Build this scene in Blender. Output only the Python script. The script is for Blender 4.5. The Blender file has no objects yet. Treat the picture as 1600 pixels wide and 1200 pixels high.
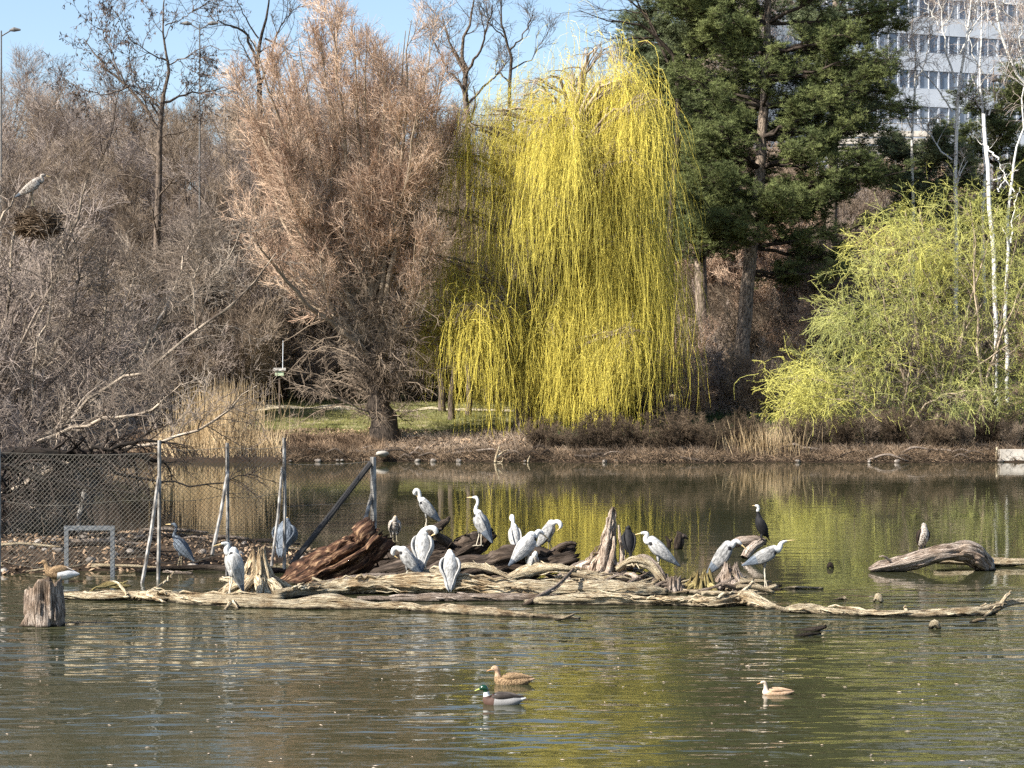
import bpy, math, random
import numpy as np
from mathutils import Vector

R_ = math.radians
sc = bpy.context.scene
col = sc.collection
# ------------------------------------------------------------------ camera
F = 3200.0            # focal length in photo pixels (photo 1600 wide)
H = 3.5               # camera height over the water
cam = bpy.data.cameras.new("camera"); cam_o = bpy.data.objects.new("camera", cam); col.objects.link(cam_o)
cam_o.location = (0, 0, H); cam_o.rotation_euler = (R_(90), 0, 0)
cam.sensor_width = 36; cam.lens = 36 * F / 1600; cam.clip_start = 0.5; cam.clip_end = 3000
sc.camera = cam_o
# ------------------------------------------------------------------ light
SUN_AZ, SUN_EL = R_(-121), R_(40)     # azimuth from +Y clockwise: sun stands behind-left of the camera
to_sun = Vector((math.sin(SUN_AZ) * math.cos(SUN_EL), math.cos(SUN_AZ) * math.cos(SUN_EL), math.sin(SUN_EL)))
w = bpy.data.worlds.new("World"); sc.world = w; w.use_nodes = True
nt = w.node_tree; bg = nt.nodes['Background']
sky = nt.nodes.new('ShaderNodeTexSky'); sky.sky_type = 'NISHITA'; sky.sun_disc = False
sky.sun_elevation = SUN_EL; sky.sun_rotation = SUN_AZ; sky.dust_density = 1.3; sky.ozone_density = 1.5
nt.links.new(sky.outputs[0], bg.inputs[0]); bg.inputs[1].default_value = 0.10
sl = bpy.data.lights.new("sun", 'SUN'); sl.energy = 5.0; sl.angle = R_(0.5); sl.color = (1, 0.95, 0.86)
so = bpy.data.objects.new("sun", sl); col.objects.link(so)
so.rotation_euler = to_sun.to_track_quat('Z', 'Y').to_euler()
sc.view_settings.view_transform = 'Standard'; sc.view_settings.look = 'None'
sc.view_settings.exposure = 1.15; sc.view_settings.gamma = 1
sc.cycles.use_denoising = False; sc.cycles.max_bounces = 6; sc.cycles.diffuse_bounces = 2; sc.cycles.glossy_bounces = 3
sc.cycles.caustics_reflective = False; sc.cycles.caustics_refractive = False

# ------------------------------------------------------------------ helpers
def W(px, py, D):
    return np.array([(px - 800) * D / F, D, H - (py - 600) * D / F])
def WZ(px, z, D):
    return np.array([(px - 800) * D / F, D, z])
def DW(py):
    return F * H / (py - 600)

def link_mesh(name, V, Q, T, mats, parent=None, smooth=False, attrs=None, mi=None):
    me = bpy.data.meshes.new(name)
    nq, ntr = len(Q), len(T)
    me.vertices.add(len(V)); me.vertices.foreach_set('co', np.asarray(V, np.float32).ravel())
    me.loops.add(nq * 4 + ntr * 3)
    me.loops.foreach_set('vertex_index', np.concatenate([np.asarray(Q, np.int32).ravel(), np.asarray(T, np.int32).ravel()]).astype(np.int32))
    me.polygons.add(nq + ntr)
    ls = np.concatenate([np.arange(nq) * 4, nq * 4 + np.arange(ntr) * 3]).astype(np.int32)
    me.polygons.foreach_set('loop_start', ls)
    if mi is not None: me.polygons.foreach_set('material_index', np.asarray(mi, np.int32))
    me.polygons.foreach_set('use_smooth', np.full(nq + ntr, smooth, bool))
    me.update(calc_edges=True)
    for m in (mats if isinstance(mats, (list, tuple)) else [mats]): me.materials.append(m)
    for k, a in (attrs or {}).items():
        a = np.asarray(a, np.float32)
        if a.ndim == 2:
            at = me.attributes.new(k, 'FLOAT_VECTOR', 'POINT'); at.data.foreach_set('vector', a.ravel())
        else:
            at = me.attributes.new(k, 'FLOAT', 'POINT'); at.data.foreach_set('value', a)
    o = bpy.data.objects.new(name, me); col.objects.link(o)
    if parent is not None: o.parent = parent
    return o

class MB:
    def __init__(s): s.V = []; s.Q = []; s.T = []; s.n = 0; s.g = []; s.t = []; s.qi = []; s.ti = []
    def add(s, V, Q=None, T=None, grain=None, tint=None, mi=0):
        V = np.asarray(V, float); s.V.append(V)
        if Q is not None and len(Q):
            Q = np.asarray(Q, int); s.Q.append(Q + s.n); s.qi.append(np.full(len(Q), mi) if np.isscalar(mi) else np.asarray(mi))
        if T is not None and len(T):
            T = np.asarray(T, int); s.T.append(T + s.n); s.ti.append(np.full(len(T), mi if np.isscalar(mi) else 0))
        s.g.append(V if grain is None else grain)
        s.t.append(np.full(len(V), 0.5) if tint is None else tint); s.n += len(V); return s
    def build(s, name, mats, parent=None, smooth=False):
        Q = np.concatenate(s.Q) if s.Q else np.zeros((0, 4), int); T = np.concatenate(s.T) if s.T else np.zeros((0, 3), int)
        mi = np.concatenate(s.qi + s.ti)
        return link_mesh(name, np.concatenate(s.V), Q, T, mats, parent, smooth, {'grain': np.concatenate(s.g), 'tint': np.concatenate(s.t)}, mi)
    def box(s, c, d, rot=0.0, mi=0):
        x, y, z = [v / 2 for v in d]
        V = np.array([[i, j, k] for i in (-x, x) for j in (-y, y) for k in (-z, z)])
        ca, sa = math.cos(rot), math.sin(rot)
        V = np.stack([V[:, 0] * ca - V[:, 1] * sa, V[:, 0] * sa + V[:, 1] * ca, V[:, 2]], 1) + np.asarray(c)
        return s.add(V, [[0, 1, 3, 2], [4, 6, 7, 5], [0, 4, 5, 1], [2, 3, 7, 6], [0, 2, 6, 4], [1, 5, 7, 3]], mi=mi)
    def tubes(s, P, R, k=3, tint=None, mi=0):
        P = np.asarray(P, float); R = np.asarray(R, float)
        n, m = P.shape[:2]
        T = np.gradient(P, axis=1); T /= np.linalg.norm(T, axis=2, keepdims=True) + 1e-9
        tm = T.mean(1); ref = np.where((np.abs(tm[:, 2:3]) > .75 * np.linalg.norm(tm, axis=1, keepdims=True)), np.array([[1., .13, .07]]), np.array([[.05, .11, 1.]]))
        U = np.cross(T, ref[:, None, :]); U /= np.linalg.norm(U, axis=2, keepdims=True) + 1e-9
        Vv = np.cross(T, U)
        a = np.arange(k) * 2 * math.pi / k
        X = P[:, :, None, :] + R[:, :, None, None] * (np.cos(a)[None, None, :, None] * U[:, :, None, :] + np.sin(a)[None, None, :, None] * Vv[:, :, None, :])
        i = np.arange(n)[:, None, None] * m * k + np.arange(m - 1)[None, :, None] * k; j = np.arange(k)[None, None, :]; j2 = (j + 1) % k
        Q = np.stack([i + j, i + j2, i + k + j2, i + k + j], -1).reshape(-1, 4)
        L = np.concatenate([np.zeros((n, 1)), np.cumsum(np.linalg.norm(np.diff(P, axis=1), axis=2), 1)], 1)
        off = (np.arange(n) * 7.31 % 50)[:, None, None]
        g = np.stack(np.broadcast_arrays(np.cos(a)[None, None, :] * R[:, :, None] + off, np.sin(a)[None, None, :] * R[:, :, None], L[:, :, None]), -1).reshape(-1, 3)
        tt = np.full(n, .5) if tint is None else np.asarray(tint)
        return s.add(X.reshape(-1, 3), Q, None, g, np.repeat(tt, m * k), mi)
    def tube(s, pts, rad, k=8, mi=0, tint=.5):
        pts = np.asarray(pts, float); rad = np.asarray(rad, float) if not np.isscalar(rad) else np.full(len(pts), rad)
        # closed ends
        d0 = pts[0] - pts[1]; d1 = pts[-1] - pts[-2]
        pts = np.vstack([pts[0] + d0 * 1e-3, pts, pts[-1] + d1 * 1e-3]); rad = np.concatenate([[rad[0] * .02], rad, [rad[-1] * .02]])
        return s.tubes(pts[None], rad[None], k, [tint], mi)

def smooth_path(P, n):
    """Catmull-Rom resample of rows of P to n rows"""
    P = np.asarray(P, float); m = len(P)
    if m == 2:
        t = np.linspace(0, 1, n)[:, None]; return P[0] * (1 - t) + P[1] * t
    E = np.vstack([2 * P[0] - P[1], P, 2 * P[-1] - P[-2]])
    u = np.linspace(0, m - 1 - 1e-9, n); i = u.astype(int); t = (u - i)[:, None]
    a, b, c, d = E[i], E[i + 1], E[i + 2], E[i + 3]
    return .5 * (2 * b + (c - a) * t + (2 * a - 5 * b + 4 * c - d) * t ** 2 + (3 * b - a - 3 * c + d) * t ** 3)

def tag(o, label=None, cat=None, group=None, kind=None):
    if label: o['label'] = label
    if cat: o['category'] = cat
    if group: o['group'] = group
    if kind: o['kind'] = kind
    return o
def empty(name, loc, rz=0, label=None, cat=None, group=None, s=1.0):
    o = bpy.data.objects.new(name, None); col.objects.link(o); o.location = loc; o.rotation_euler = (0, 0, rz); o.scale = (s, s, s)
    o.empty_display_size = .2
    return tag(o, label, cat, group)
def copy_tree(root, name=None):
    r = root.copy(); col.objects.link(r)
    for ch in list(root.children):
        c = ch.copy(); col.objects.link(c); c.parent = r
        for g in list(ch.children):
            d = g.copy(); col.objects.link(d); d.parent = c
    return r

# ------------------------------------------------------------------ materials
def mat(name, c1, c2, scale=5., rough=.85, coord='grain', stretch=(1, 1, 1), bump=0., tint=.0, objr=.0, c3=None, spec=.2, lo=.35, hi=.65, bscale=None, detail=4, hue=None, transl=0., wet=False):
    m = bpy.data.materials.new(name); m.use_nodes = True; N = m.node_tree.nodes; L = m.node_tree.links
    b = N['Principled BSDF']; b.inputs['Roughness'].default_value = rough; b.inputs['Specular IOR Level'].default_value = spec
    if coord == 'grain':
        a = N.new('ShaderNodeAttribute'); a.attribute_name = 'grain'; src = a.outputs['Vector']
    else:
        a = N.new('ShaderNodeTexCoord'); src = a.outputs['Object']
    mp = N.new('ShaderNodeMapping'); mp.inputs['Scale'].default_value = stretch; L.new(src, mp.inputs[0])
    n = N.new('ShaderNodeTexNoise'); n.inputs['Scale'].default_value = scale; n.inputs['Detail'].default_value = detail; L.new(mp.outputs[0], n.inputs['Vector'])
    r = N.new('ShaderNodeValToRGB'); e = r.color_ramp.elements
    e[0].position = lo; e[0].color = (*c1, 1); e[1].position = hi; e[1].color = (*c2, 1)
    if c3: q = e.new((lo + hi) / 2); q.color = (*c3, 1)
    L.new(n.outputs['Fac'], r.inputs[0]); out = r.outputs[0]
    def val(out, src, amt):
        mr = N.new('ShaderNodeMapRange'); mr.inputs['To Min'].default_value = 1 - amt; mr.inputs['To Max'].default_value = 1 + amt; L.new(src, mr.inputs['Value'])
        h = N.new('ShaderNodeHueSaturation'); L.new(mr.outputs[0], h.inputs['Value']); L.new(out, h.inputs['Color']); return h.outputs[0]
    if hue:   # second colour pair picked by the per-strand value
        a2 = N.new('ShaderNodeAttribute'); a2.attribute_name = 'tint'
        mx = N.new('ShaderNodeMix'); mx.data_type = 'RGBA'; L.new(a2.outputs['Fac'], mx.inputs['Factor'])
        L.new(out, mx.inputs[6]); mx.inputs[7].default_value = (*hue, 1); out = mx.outputs[2]
    if tint:
        a2 = N.new('ShaderNodeAttribute'); a2.attribute_name = 'tint'; out = val(out, a2.outputs['Fac'], tint)
    if objr:
        oi = N.new('ShaderNodeObjectInfo'); out = val(out, oi.outputs['Random'], objr)
    if wet:
        tp = N.new('ShaderNodeTexCoord'); n5 = N.new('ShaderNodeTexNoise'); n5.inputs['Scale'].default_value = 2.3; n5.inputs['Detail'].default_value = 3; L.new(tp.outputs['Object'], n5.inputs['Vector'])
        r5 = N.new('ShaderNodeValToRGB'); r5.color_ramp.elements[0].position = .36; r5.color_ramp.elements[0].color = (.62, .55, .48, 1); r5.color_ramp.elements[1].position = .55; r5.color_ramp.elements[1].color = (1, 1, 1, 1); L.new(n5.outputs['Fac'], r5.inputs[0])
        m5 = N.new('ShaderNodeMix'); m5.data_type = 'RGBA'; m5.blend_type = 'MULTIPLY'; m5.inputs['Factor'].default_value = 1; L.new(out, m5.inputs[6]); L.new(r5.outputs[0], m5.inputs[7]); out = m5.outputs[2]
        ge = N.new('ShaderNodeNewGeometry'); sx = N.new('ShaderNodeSeparateXYZ'); L.new(ge.outputs['Position'], sx.inputs[0]); ns2 = N.new('ShaderNodeTexNoise'); ns2.inputs['Scale'].default_value = 9; L.new(ge.outputs['Position'], ns2.inputs['Vector'])
        ma = N.new('ShaderNodeMath'); ma.operation = 'MULTIPLY_ADD'; L.new(ns2.outputs['Fac'], ma.inputs[0]); ma.inputs[1].default_value = -.09; L.new(sx.outputs['Z'], ma.inputs[2])
        wr = N.new('ShaderNodeMapRange'); wr.inputs['From Min'].default_value = -.035; wr.inputs['From Max'].default_value = .005; L.new(ma.outputs[0], wr.inputs['Value'])
        wm = N.new('ShaderNodeMix'); wm.data_type = 'RGBA'; L.new(wr.outputs[0], wm.inputs['Factor']); wm.inputs[6].default_value = (.022, .018, .010, 1); L.new(out, wm.inputs[7]); out = wm.outputs[2]
    L.new(out, b.inputs['Base Color'])
    if transl:
        tr = N.new('ShaderNodeBsdfTranslucent'); L.new(out, tr.inputs[0]); ms = N.new('ShaderNodeMixShader'); ms.inputs[0].default_value = transl
        L.new(b.outputs[0], ms.inputs[1]); L.new(tr.outputs[0], ms.inputs[2]); L.new(ms.outputs[0], N['Material Output'].inputs[0])
    if bump:
        n2 = N.new('ShaderNodeTexNoise'); n2.inputs['Scale'].default_value = bscale or scale * 2; n2.inputs['Detail'].default_value = 5; L.new(mp.outputs[0], n2.inputs['Vector'])
        bp = N.new('ShaderNodeBump'); bp.inputs['Strength'].default_value = bump; bp.inputs['Distance'].default_value = .05
        L.new(n2.outputs['Fac'], bp.inputs['Height']); L.new(bp.outputs[0], b.inputs['Normal'])
    return m
def flat(name, c, rough=.6, spec=.3, metal=0.):
    m = bpy.data.materials.new(name); m.use_nodes = True; N = m.node_tree.nodes; L = m.node_tree.links; b = N['Principled BSDF']
    b.inputs['Roughness'].default_value = rough; b.inputs['Specular IOR Level'].default_value = spec; b.inputs['Metallic'].default_value = metal
    n = N.new('ShaderNodeTexNoise'); n.inputs['Scale'].default_value = 9; tc = N.new('ShaderNodeTexCoord'); L.new(tc.outputs['Object'], n.inputs['Vector'])
    r = N.new('ShaderNodeValToRGB'); r.color_ramp.elements[0].color = (*[v * .78 for v in c], 1); r.color_ramp.elements[1].color = (*[min(1, v * 1.15) for v in c], 1)
    r.color_ramp.elements[0].position = .3; r.color_ramp.elements[1].position = .7
    L.new(n.outputs['Fac'], r.inputs[0]); L.new(r.outputs[0], b.inputs['Base Color']); return m

GR = (14, 14, 1.1)
M = {}
M['wood_pale'] = mat('weathered_pale_wood', (.05, .03, .018), (.80, .70, .50), 5., .85, stretch=GR, bump=1., c3=(.54, .41, .25), lo=.36, hi=.56, objr=.15, wet=True)
M['wood_grey'] = mat('weathered_grey_wood', (.035, .025, .02), (.66, .56, .47), 5., .9, stretch=GR, bump=1., c3=(.34, .265, .21), lo=.33, hi=.64, objr=.15, wet=True)
M['wood_dark'] = mat('wet_dark_wood', (.018, .013, .010), (.15, .115, .09), 2.6, .8, stretch=(9, 9, 1.3), bump=1., c3=(.055, .04, .03), lo=.34, hi=.72, objr=.12, wet=True)
M['wood_red'] = mat('rotten_red_wood', (.014, .008, .006), (.34, .22, .13), 3.6, .9, stretch=(11, 11, 1.6), bump=1., c3=(.085, .042, .026), lo=.36, hi=.68, wet=True)
M['wood_olive'] = mat('mossy_olive_wood', (.10, .08, .03), (.42, .36, .16), 3, .85, stretch=(8, 8, 2), bump=.9, c3=(.24, .19, .08), lo=.3, hi=.68, wet=True)
M['bark'] = mat('grey_brown_bark', (.035, .026, .02), (.20, .155, .12), 3., .9, stretch=(6, 6, 1.3), bump=.8, objr=.15)
M['bark_dark'] = mat('dark_bark', (.015, .012, .010), (.085, .065, .05), 3., .9, stretch=(6, 6, 1.3), bump=.8)
M['bark_shaded'] = mat('shaded_black_bark', (.006, .005, .004), (.030, .023, .018), 3., .9, stretch=(6, 6, 1.3), bump=.8)  # near-black colour stands in for canopy shade on the lower limbs
M['twig_shaded'] = mat('shaded_black_twigs', (.012, .009, .007), (.055, .04, .032), .6, .9, coord='obj', tint=.35)  # hanging twigs, same canopy shade put into the colour
M['wood_spire'] = mat('bleached_spire_wood', (.05, .035, .025), (.76, .64, .52), 5., .9, stretch=GR, bump=1., c3=(.46, .36, .28), lo=.34, hi=.60, wet=True)
M['bark_pine'] = mat('pine_bark', (.06, .045, .035), (.33, .26, .20), 2.2, .9, stretch=(5, 5, 1.6), bump=1.)
M['bark_birch'] = mat('birch_bark', (.05, .045, .04), (.62, .60, .56), 2.2, .7, stretch=(1.5, 1.5, 3.2), bump=.2, lo=.34, hi=.42)
M['limb_tan'] = mat('tan_limb_bark', (.17, .125, .085), (.46, .37, .27), 3, .85, stretch=(4, 4, 1), tint=.25)
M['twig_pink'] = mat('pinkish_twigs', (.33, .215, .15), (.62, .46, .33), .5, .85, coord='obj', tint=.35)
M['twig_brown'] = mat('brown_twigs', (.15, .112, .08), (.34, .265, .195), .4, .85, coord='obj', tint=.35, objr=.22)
M['twig_mauve'] = mat('mauve_grey_twigs', (.17, .135, .115), (.40, .33, .28), .4, .85, coord='obj', tint=.3, objr=.2)
M['twig_dark'] = mat('dark_twigs', (.05, .036, .024), (.17, .122, .08), .4, .85, coord='obj', tint=.35, objr=.2)
M['twig_grey'] = mat('pale_grey_twigs', (.12, .09, .07), (.34, .28, .22), .6, .85, coord='obj', tint=.35)
M['willow'] = mat('yellow_willow_shoots', (.30, .27, .06), (.58, .50, .09), .35, .6, coord='obj', hue=(.80, .67, .13), tint=.2, spec=.3, transl=.22)
M['willow2'] = mat('green_yellow_shoots', (.24, .27, .085), (.46, .47, .17), .35, .6, coord='obj', hue=(.66, .62, .16), spec=.3, transl=.25)
M['needle'] = mat('pine_needles', (.075, .096, .036), (.20, .225, .08), .5, .7, coord='obj', tint=.45, transl=.12)
M['needle2'] = mat('grey_green_needles', (.08, .105, .055), (.19, .22, .11), .5, .7, coord='obj', tint=.35, transl=.1)
M['ivy'] = mat('ivy_leaves', (.012, .028, .010), (.05, .085, .025), .8, .5, coord='obj', tint=.3)
M['pod'] = mat('seed_pods', (.05, .038, .032), (.14, .10, .085), .8, .9, coord='obj', tint=.3)
M['reed'] = mat('dry_reeds', (.30, .21, .11), (.62, .47, .28), .8, .8, coord='obj', tint=.3)
M['litter'] = mat('leaf_litter', (.08, .05, .03), (.40, .28, .18), .8, .9, coord='obj', tint=.4)
M['grass'] = mat('grass_blades', (.11, .12, .035), (.27, .25, .09), .5, .8, coord='obj', tint=.3)
M['stone'] = mat('pale_stones', (.12, .10, .085), (.36, .32, .28), 3, .85, coord='obj', objr=.3, bump=.4)
M['metal'] = flat('galvanised_metal', (.20, .21, .22), .45, .5, .3)
M['post'] = mat('worn_fence_post', (.10, .09, .08), (.38, .36, .33), 5, .8, coord='obj', bump=.3, stretch=(2, 2, 1))
M['wire'] = flat('fence_wire', (.14, .128, .105), .7, .3)
M['iron'] = flat('dark_iron_strut', (.03, .028, .027), .7, .3)
M['f_grey'] = mat('grey_feathers', (.13, .128, .125), (.37, .362, .348), 4, .85, stretch=(15, 15, 3.4), bump=.3, lo=.36, hi=.6, objr=.12)
M['f_lgrey'] = mat('pale_grey_feathers', (.24, .236, .228), (.48, .47, .45), 4, .85, stretch=(15, 15, 3.4), bump=.3, lo=.36, hi=.58)
M['f_blue'] = mat('slate_feathers', (.06, .075, .095), (.20, .23, .27), 4, .85, stretch=(26, 26, 2.2), bump=.5)
M['f_white'] = mat('white_feathers', (.50, .49, .465), (.78, .77, .74), 4, .85, stretch=(22, 22, 2.5), bump=.3)
M['f_mottle'] = mat('mottled_feathers', (.12, .09, .07), (.50, .45, .39), 5, .85, stretch=(16, 16, 6), bump=.4, lo=.42, hi=.55)
M['f_black'] = mat('black_feathers', (.006, .006, .007), (.020, .019, .020), 5, .7, stretch=(20, 20, 4), spec=.2)
M['f_brown'] = mat('brown_mottled_feathers', (.06, .035, .018), (.40, .27, .15), 4, .8, stretch=(34, 34, 20), lo=.4, hi=.6, bump=.3)
M['f_tan'] = mat('tan_feathers', (.30, .19, .11), (.50, .35, .24), 5, .8, stretch=(14, 14, 6), bump=.2)
M['f_back'] = mat('dark_duck_back', (.035, .028, .024), (.10, .085, .075), 5, .7)
M['f_flank'] = mat('grey_vermiculated_flank', (.17, .165, .16), (.34, .33, .32), 8, .8, stretch=(30, 30, 30))
M['f_green'] = flat('glossy_green_feathers', (.006, .045, .018), .25, .8)
M['f_chest'] = mat('chestnut_feathers', (.045, .025, .02), (.11, .065, .05), 5, .7)
M['bill_y'] = flat('yellow_bill', (.68, .50, .24), .5)
M['bill_d'] = flat('drake_bill', (.50, .55, .14), .4)
M['bill_o'] = flat('orange_bill', (.46, .24, .10), .5)
M['leg'] = flat('bird_leg_skin', (.26, .22, .14), .7)
M['leg_pale'] = flat('pale_bird_leg_skin', (.62, .55, .42), .7)
M['eye'] = flat('eye_black', (.01, .01, .01), .1, .8)
M['panel'] = mat('white_facade_panels', (.58, .62, .66), (.68, .72, .76), .4, .5, coord='obj')
M['mullion'] = flat('facade_mullions', (.52, .55, .60), .5)
M['recess'] = flat('facade_joint', (.16, .19, .23), .6)
M['concrete'] = mat('pale_concrete', (.40, .36, .31), (.60, .55, .48), 1.2, .85, coord='obj', bump=.3)

def glass_mat():
    m = bpy.data.materials.new('window_glass'); m.use_nodes = True; N = m.node_tree.nodes; L = m.node_tree.links; b = N['Principled BSDF']
    oi = N.new('ShaderNodeObjectInfo'); r = N.new('ShaderNodeValToRGB'); r.color_ramp.elements[0].color = (.15, .19, .25, 1); r.color_ramp.elements[1].color = (.33, .36, .40, 1); r.color_ramp.elements[0].position = .5
    L.new(oi.outputs['Random'], r.inputs[0]); L.new(r.outputs[0], b.inputs['Base Color']); b.inputs['Roughness'].default_value = .08; b.inputs['Specular IOR Level'].default_value = .7
    return m
M['glass'] = glass_mat()

def water_mat():
    m = bpy.data.materials.new('pond_water'); m.use_nodes = True; N = m.node_tree.nodes; L = m.node_tree.links; b = N['Principled BSDF']
    b.inputs['Base Color'].default_value = (.036, .037, .018, 1); b.inputs['Roughness'].default_value = .02; b.inputs['IOR'].default_value = 1.333
    b.inputs['Specular IOR Level'].default_value = .5
    tc = N.new('ShaderNodeTexCoord')
    def noise(sx, sy, det, rot=0, loc=0):
        mp = N.new('ShaderNodeMapping'); mp.inputs['Scale'].default_value = (sx, sy, 1); mp.inputs['Rotation'].default_value = (0, 0, rot); mp.inputs['Location'].default_value = (loc, loc * 1.7, 0)
        L.new(tc.outputs['Object'], mp.inputs[0])
        n = N.new('ShaderNodeTexNoise'); n.inputs['Scale'].default_value = 1; n.inputs['Detail'].default_value = det; L.new(mp.outputs[0], n.inputs['Vector']); return n.outputs['Fac']
    fine = noise(3.6, 7.5, 2, .12); mid = noise(.9, 2.1, 2, -.15, 4.); patch = noise(.11, .24, 2, .05, 13.3)
    # nearer, wind-ruffled water in front of the logs; calm water beyond them
    sp = N.new('ShaderNodeSeparateXYZ'); L.new(tc.outputs['Object'], sp.inputs[0])
    mr = N.new('ShaderNodeValToRGB'); dv = N.new('ShaderNodeMath'); dv.operation = 'MULTIPLY'; dv.inputs[1].default_value = .01; L.new(sp.outputs['Y'], dv.inputs[0]); L.new(dv.outputs[0], mr.inputs[0])
    e = mr.color_ramp.elements; e[0].position = .0; e[0].color = (.3, .3, .3, 1); e[1].position = .92; e[1].color = (.035, .035, .035, 1)
    for p_, v_ in ((.222, .36), (.25, .9), (.32, 1.), (.36, .06), (.6, .035)): q_ = e.new(p_); q_.color = (v_, v_, v_, 1)
    pr = N.new('ShaderNodeMapRange'); pr.inputs['From Min'].default_value = .42; pr.inputs['From Max'].default_value = .62; pr.inputs['To Min'].default_value = .30; pr.inputs['To Max'].default_value = 1.
    L.new(patch, pr.inputs['Value'])
    mu = N.new('ShaderNodeMath'); mu.operation = 'MULTIPLY'; L.new(mr.outputs[0], mu.inputs[0]); L.new(pr.outputs[0], mu.inputs[1])
    b1 = N.new('ShaderNodeBump'); b1.inputs['Distance'].default_value = .012; L.new(mu.outputs[0], b1.inputs['Strength']); L.new(fine, b1.inputs['Height'])
    b2 = N.new('ShaderNodeBump'); b2.inputs['Distance'].default_value = .15; L.new(mu.outputs[0], b2.inputs['Strength']); L.new(mid, b2.inputs['Height']); L.new(b1.outputs[0], b2.inputs['Normal'])
    L.new(b2.outputs[0], b.inputs['Normal'])
    return m

# ------------------------------------------------------------------ numpy value noise
_rs = np.random.RandomState(5); _lat = _rs.rand(64, 64, 64)
def vnoise(P):
    P = np.asarray(P, float); i = np.floor(P).astype(int); f = P - i; f = f * f * (3 - 2 * f); o = 0
    for a in (0, 1):
        for b in (0, 1):
            for c in (0, 1):
                wgt = (f[..., 0] if a else 1 - f[..., 0]) * (f[..., 1] if b else 1 - f[..., 1]) * (f[..., 2] if c else 1 - f[..., 2])
                o = o + wgt * _lat[(i[..., 0] + a) % 64, (i[..., 1] + b) % 64, (i[..., 2] + c) % 64]
    return o * 2 - 1
def fbm(P, oct=3):
    P = np.asarray(P, float); o = 0; a = 1
    for k in range(oct): o = o + a * vnoise(P * 2 ** k + 7.7 * k); a *= .5
    return o
def sstep(a, b, x): t = np.clip((x - a) / (b - a), 0, 1); return t * t * (3 - 2 * t)

# ------------------------------------------------------------------ terrain
LX = [0, 60, 88, 91.2, 91.9, 95, 98, 108, 120, 135, 160, 200, 260, 420]
LZ = [-.8, -.8, -.8, -.15, .22, .75, 1.1, 2.0, 2.9, 4.0, 6.5, 10, 13, 14]
RZ = [-.8, -.8, -.8, -.15, .25, .9, 1.5, 2.9, 6.0, 10.5, 16.5, 21.5, 22, 22]
def height(x, y):
    x = np.asarray(x, float); y = np.asarray(y, float)
    shore = 1.1 * vnoise(np.stack([x * .16, x * 0 + 3.3, x * 0], -1)) + .35 * vnoise(np.stack([x * .7, x * 0 + 9.1, x * 0], -1))
    yy = y - np.where(y > 70, shore, 0)
    zl = np.interp(yy, LX, LZ); zr = np.interp(yy, LX, RZ); t = sstep(4, 16, x - (y - 92) * .02)
    z = zl * (1 - t) + zr * t
    z = z + sstep(96, 130, y) * .5 * fbm(np.stack([x * .09, y * .09, x * 0], -1), 3)
    z = z + sstep(91, 94, y) * .10 * fbm(np.stack([x * .9, y * .9, x * 0 + 4], -1), 2)
    n = .18 * fbm(np.stack([x * .5, y * .5, x * 0 + 2], -1), 3)
    d1 = 1 - ((x + 16) / 12.3) ** 2 - ((y - 41) / 4.3) ** 2 + n
    d2 = 1 - ((x + 21) / 8.0) ** 2 - ((y - 50) / 10.) ** 2 + n
    z = np.maximum(z, np.clip(np.maximum(d1 * .9 - .05, d2 * 1.2 - .05), -.8, .32 + .12 * n * 5))
    near = np.interp(y, [-20, 2, 9], [2.0, 1.9, -.8]); z = np.where(y < 9, np.maximum(z, near), z)
    return z
def shore_of(x):
    x = np.asarray(x, float); return 1.1 * vnoise(np.stack([x * .16, x * 0 + 3.3, x * 0], -1)) + .35 * vnoise(np.stack([x * .7, x * 0 + 9.1, x * 0], -1))
def hz(x, y): return float(height(np.array([x]), np.array([y]))[0])

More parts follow.
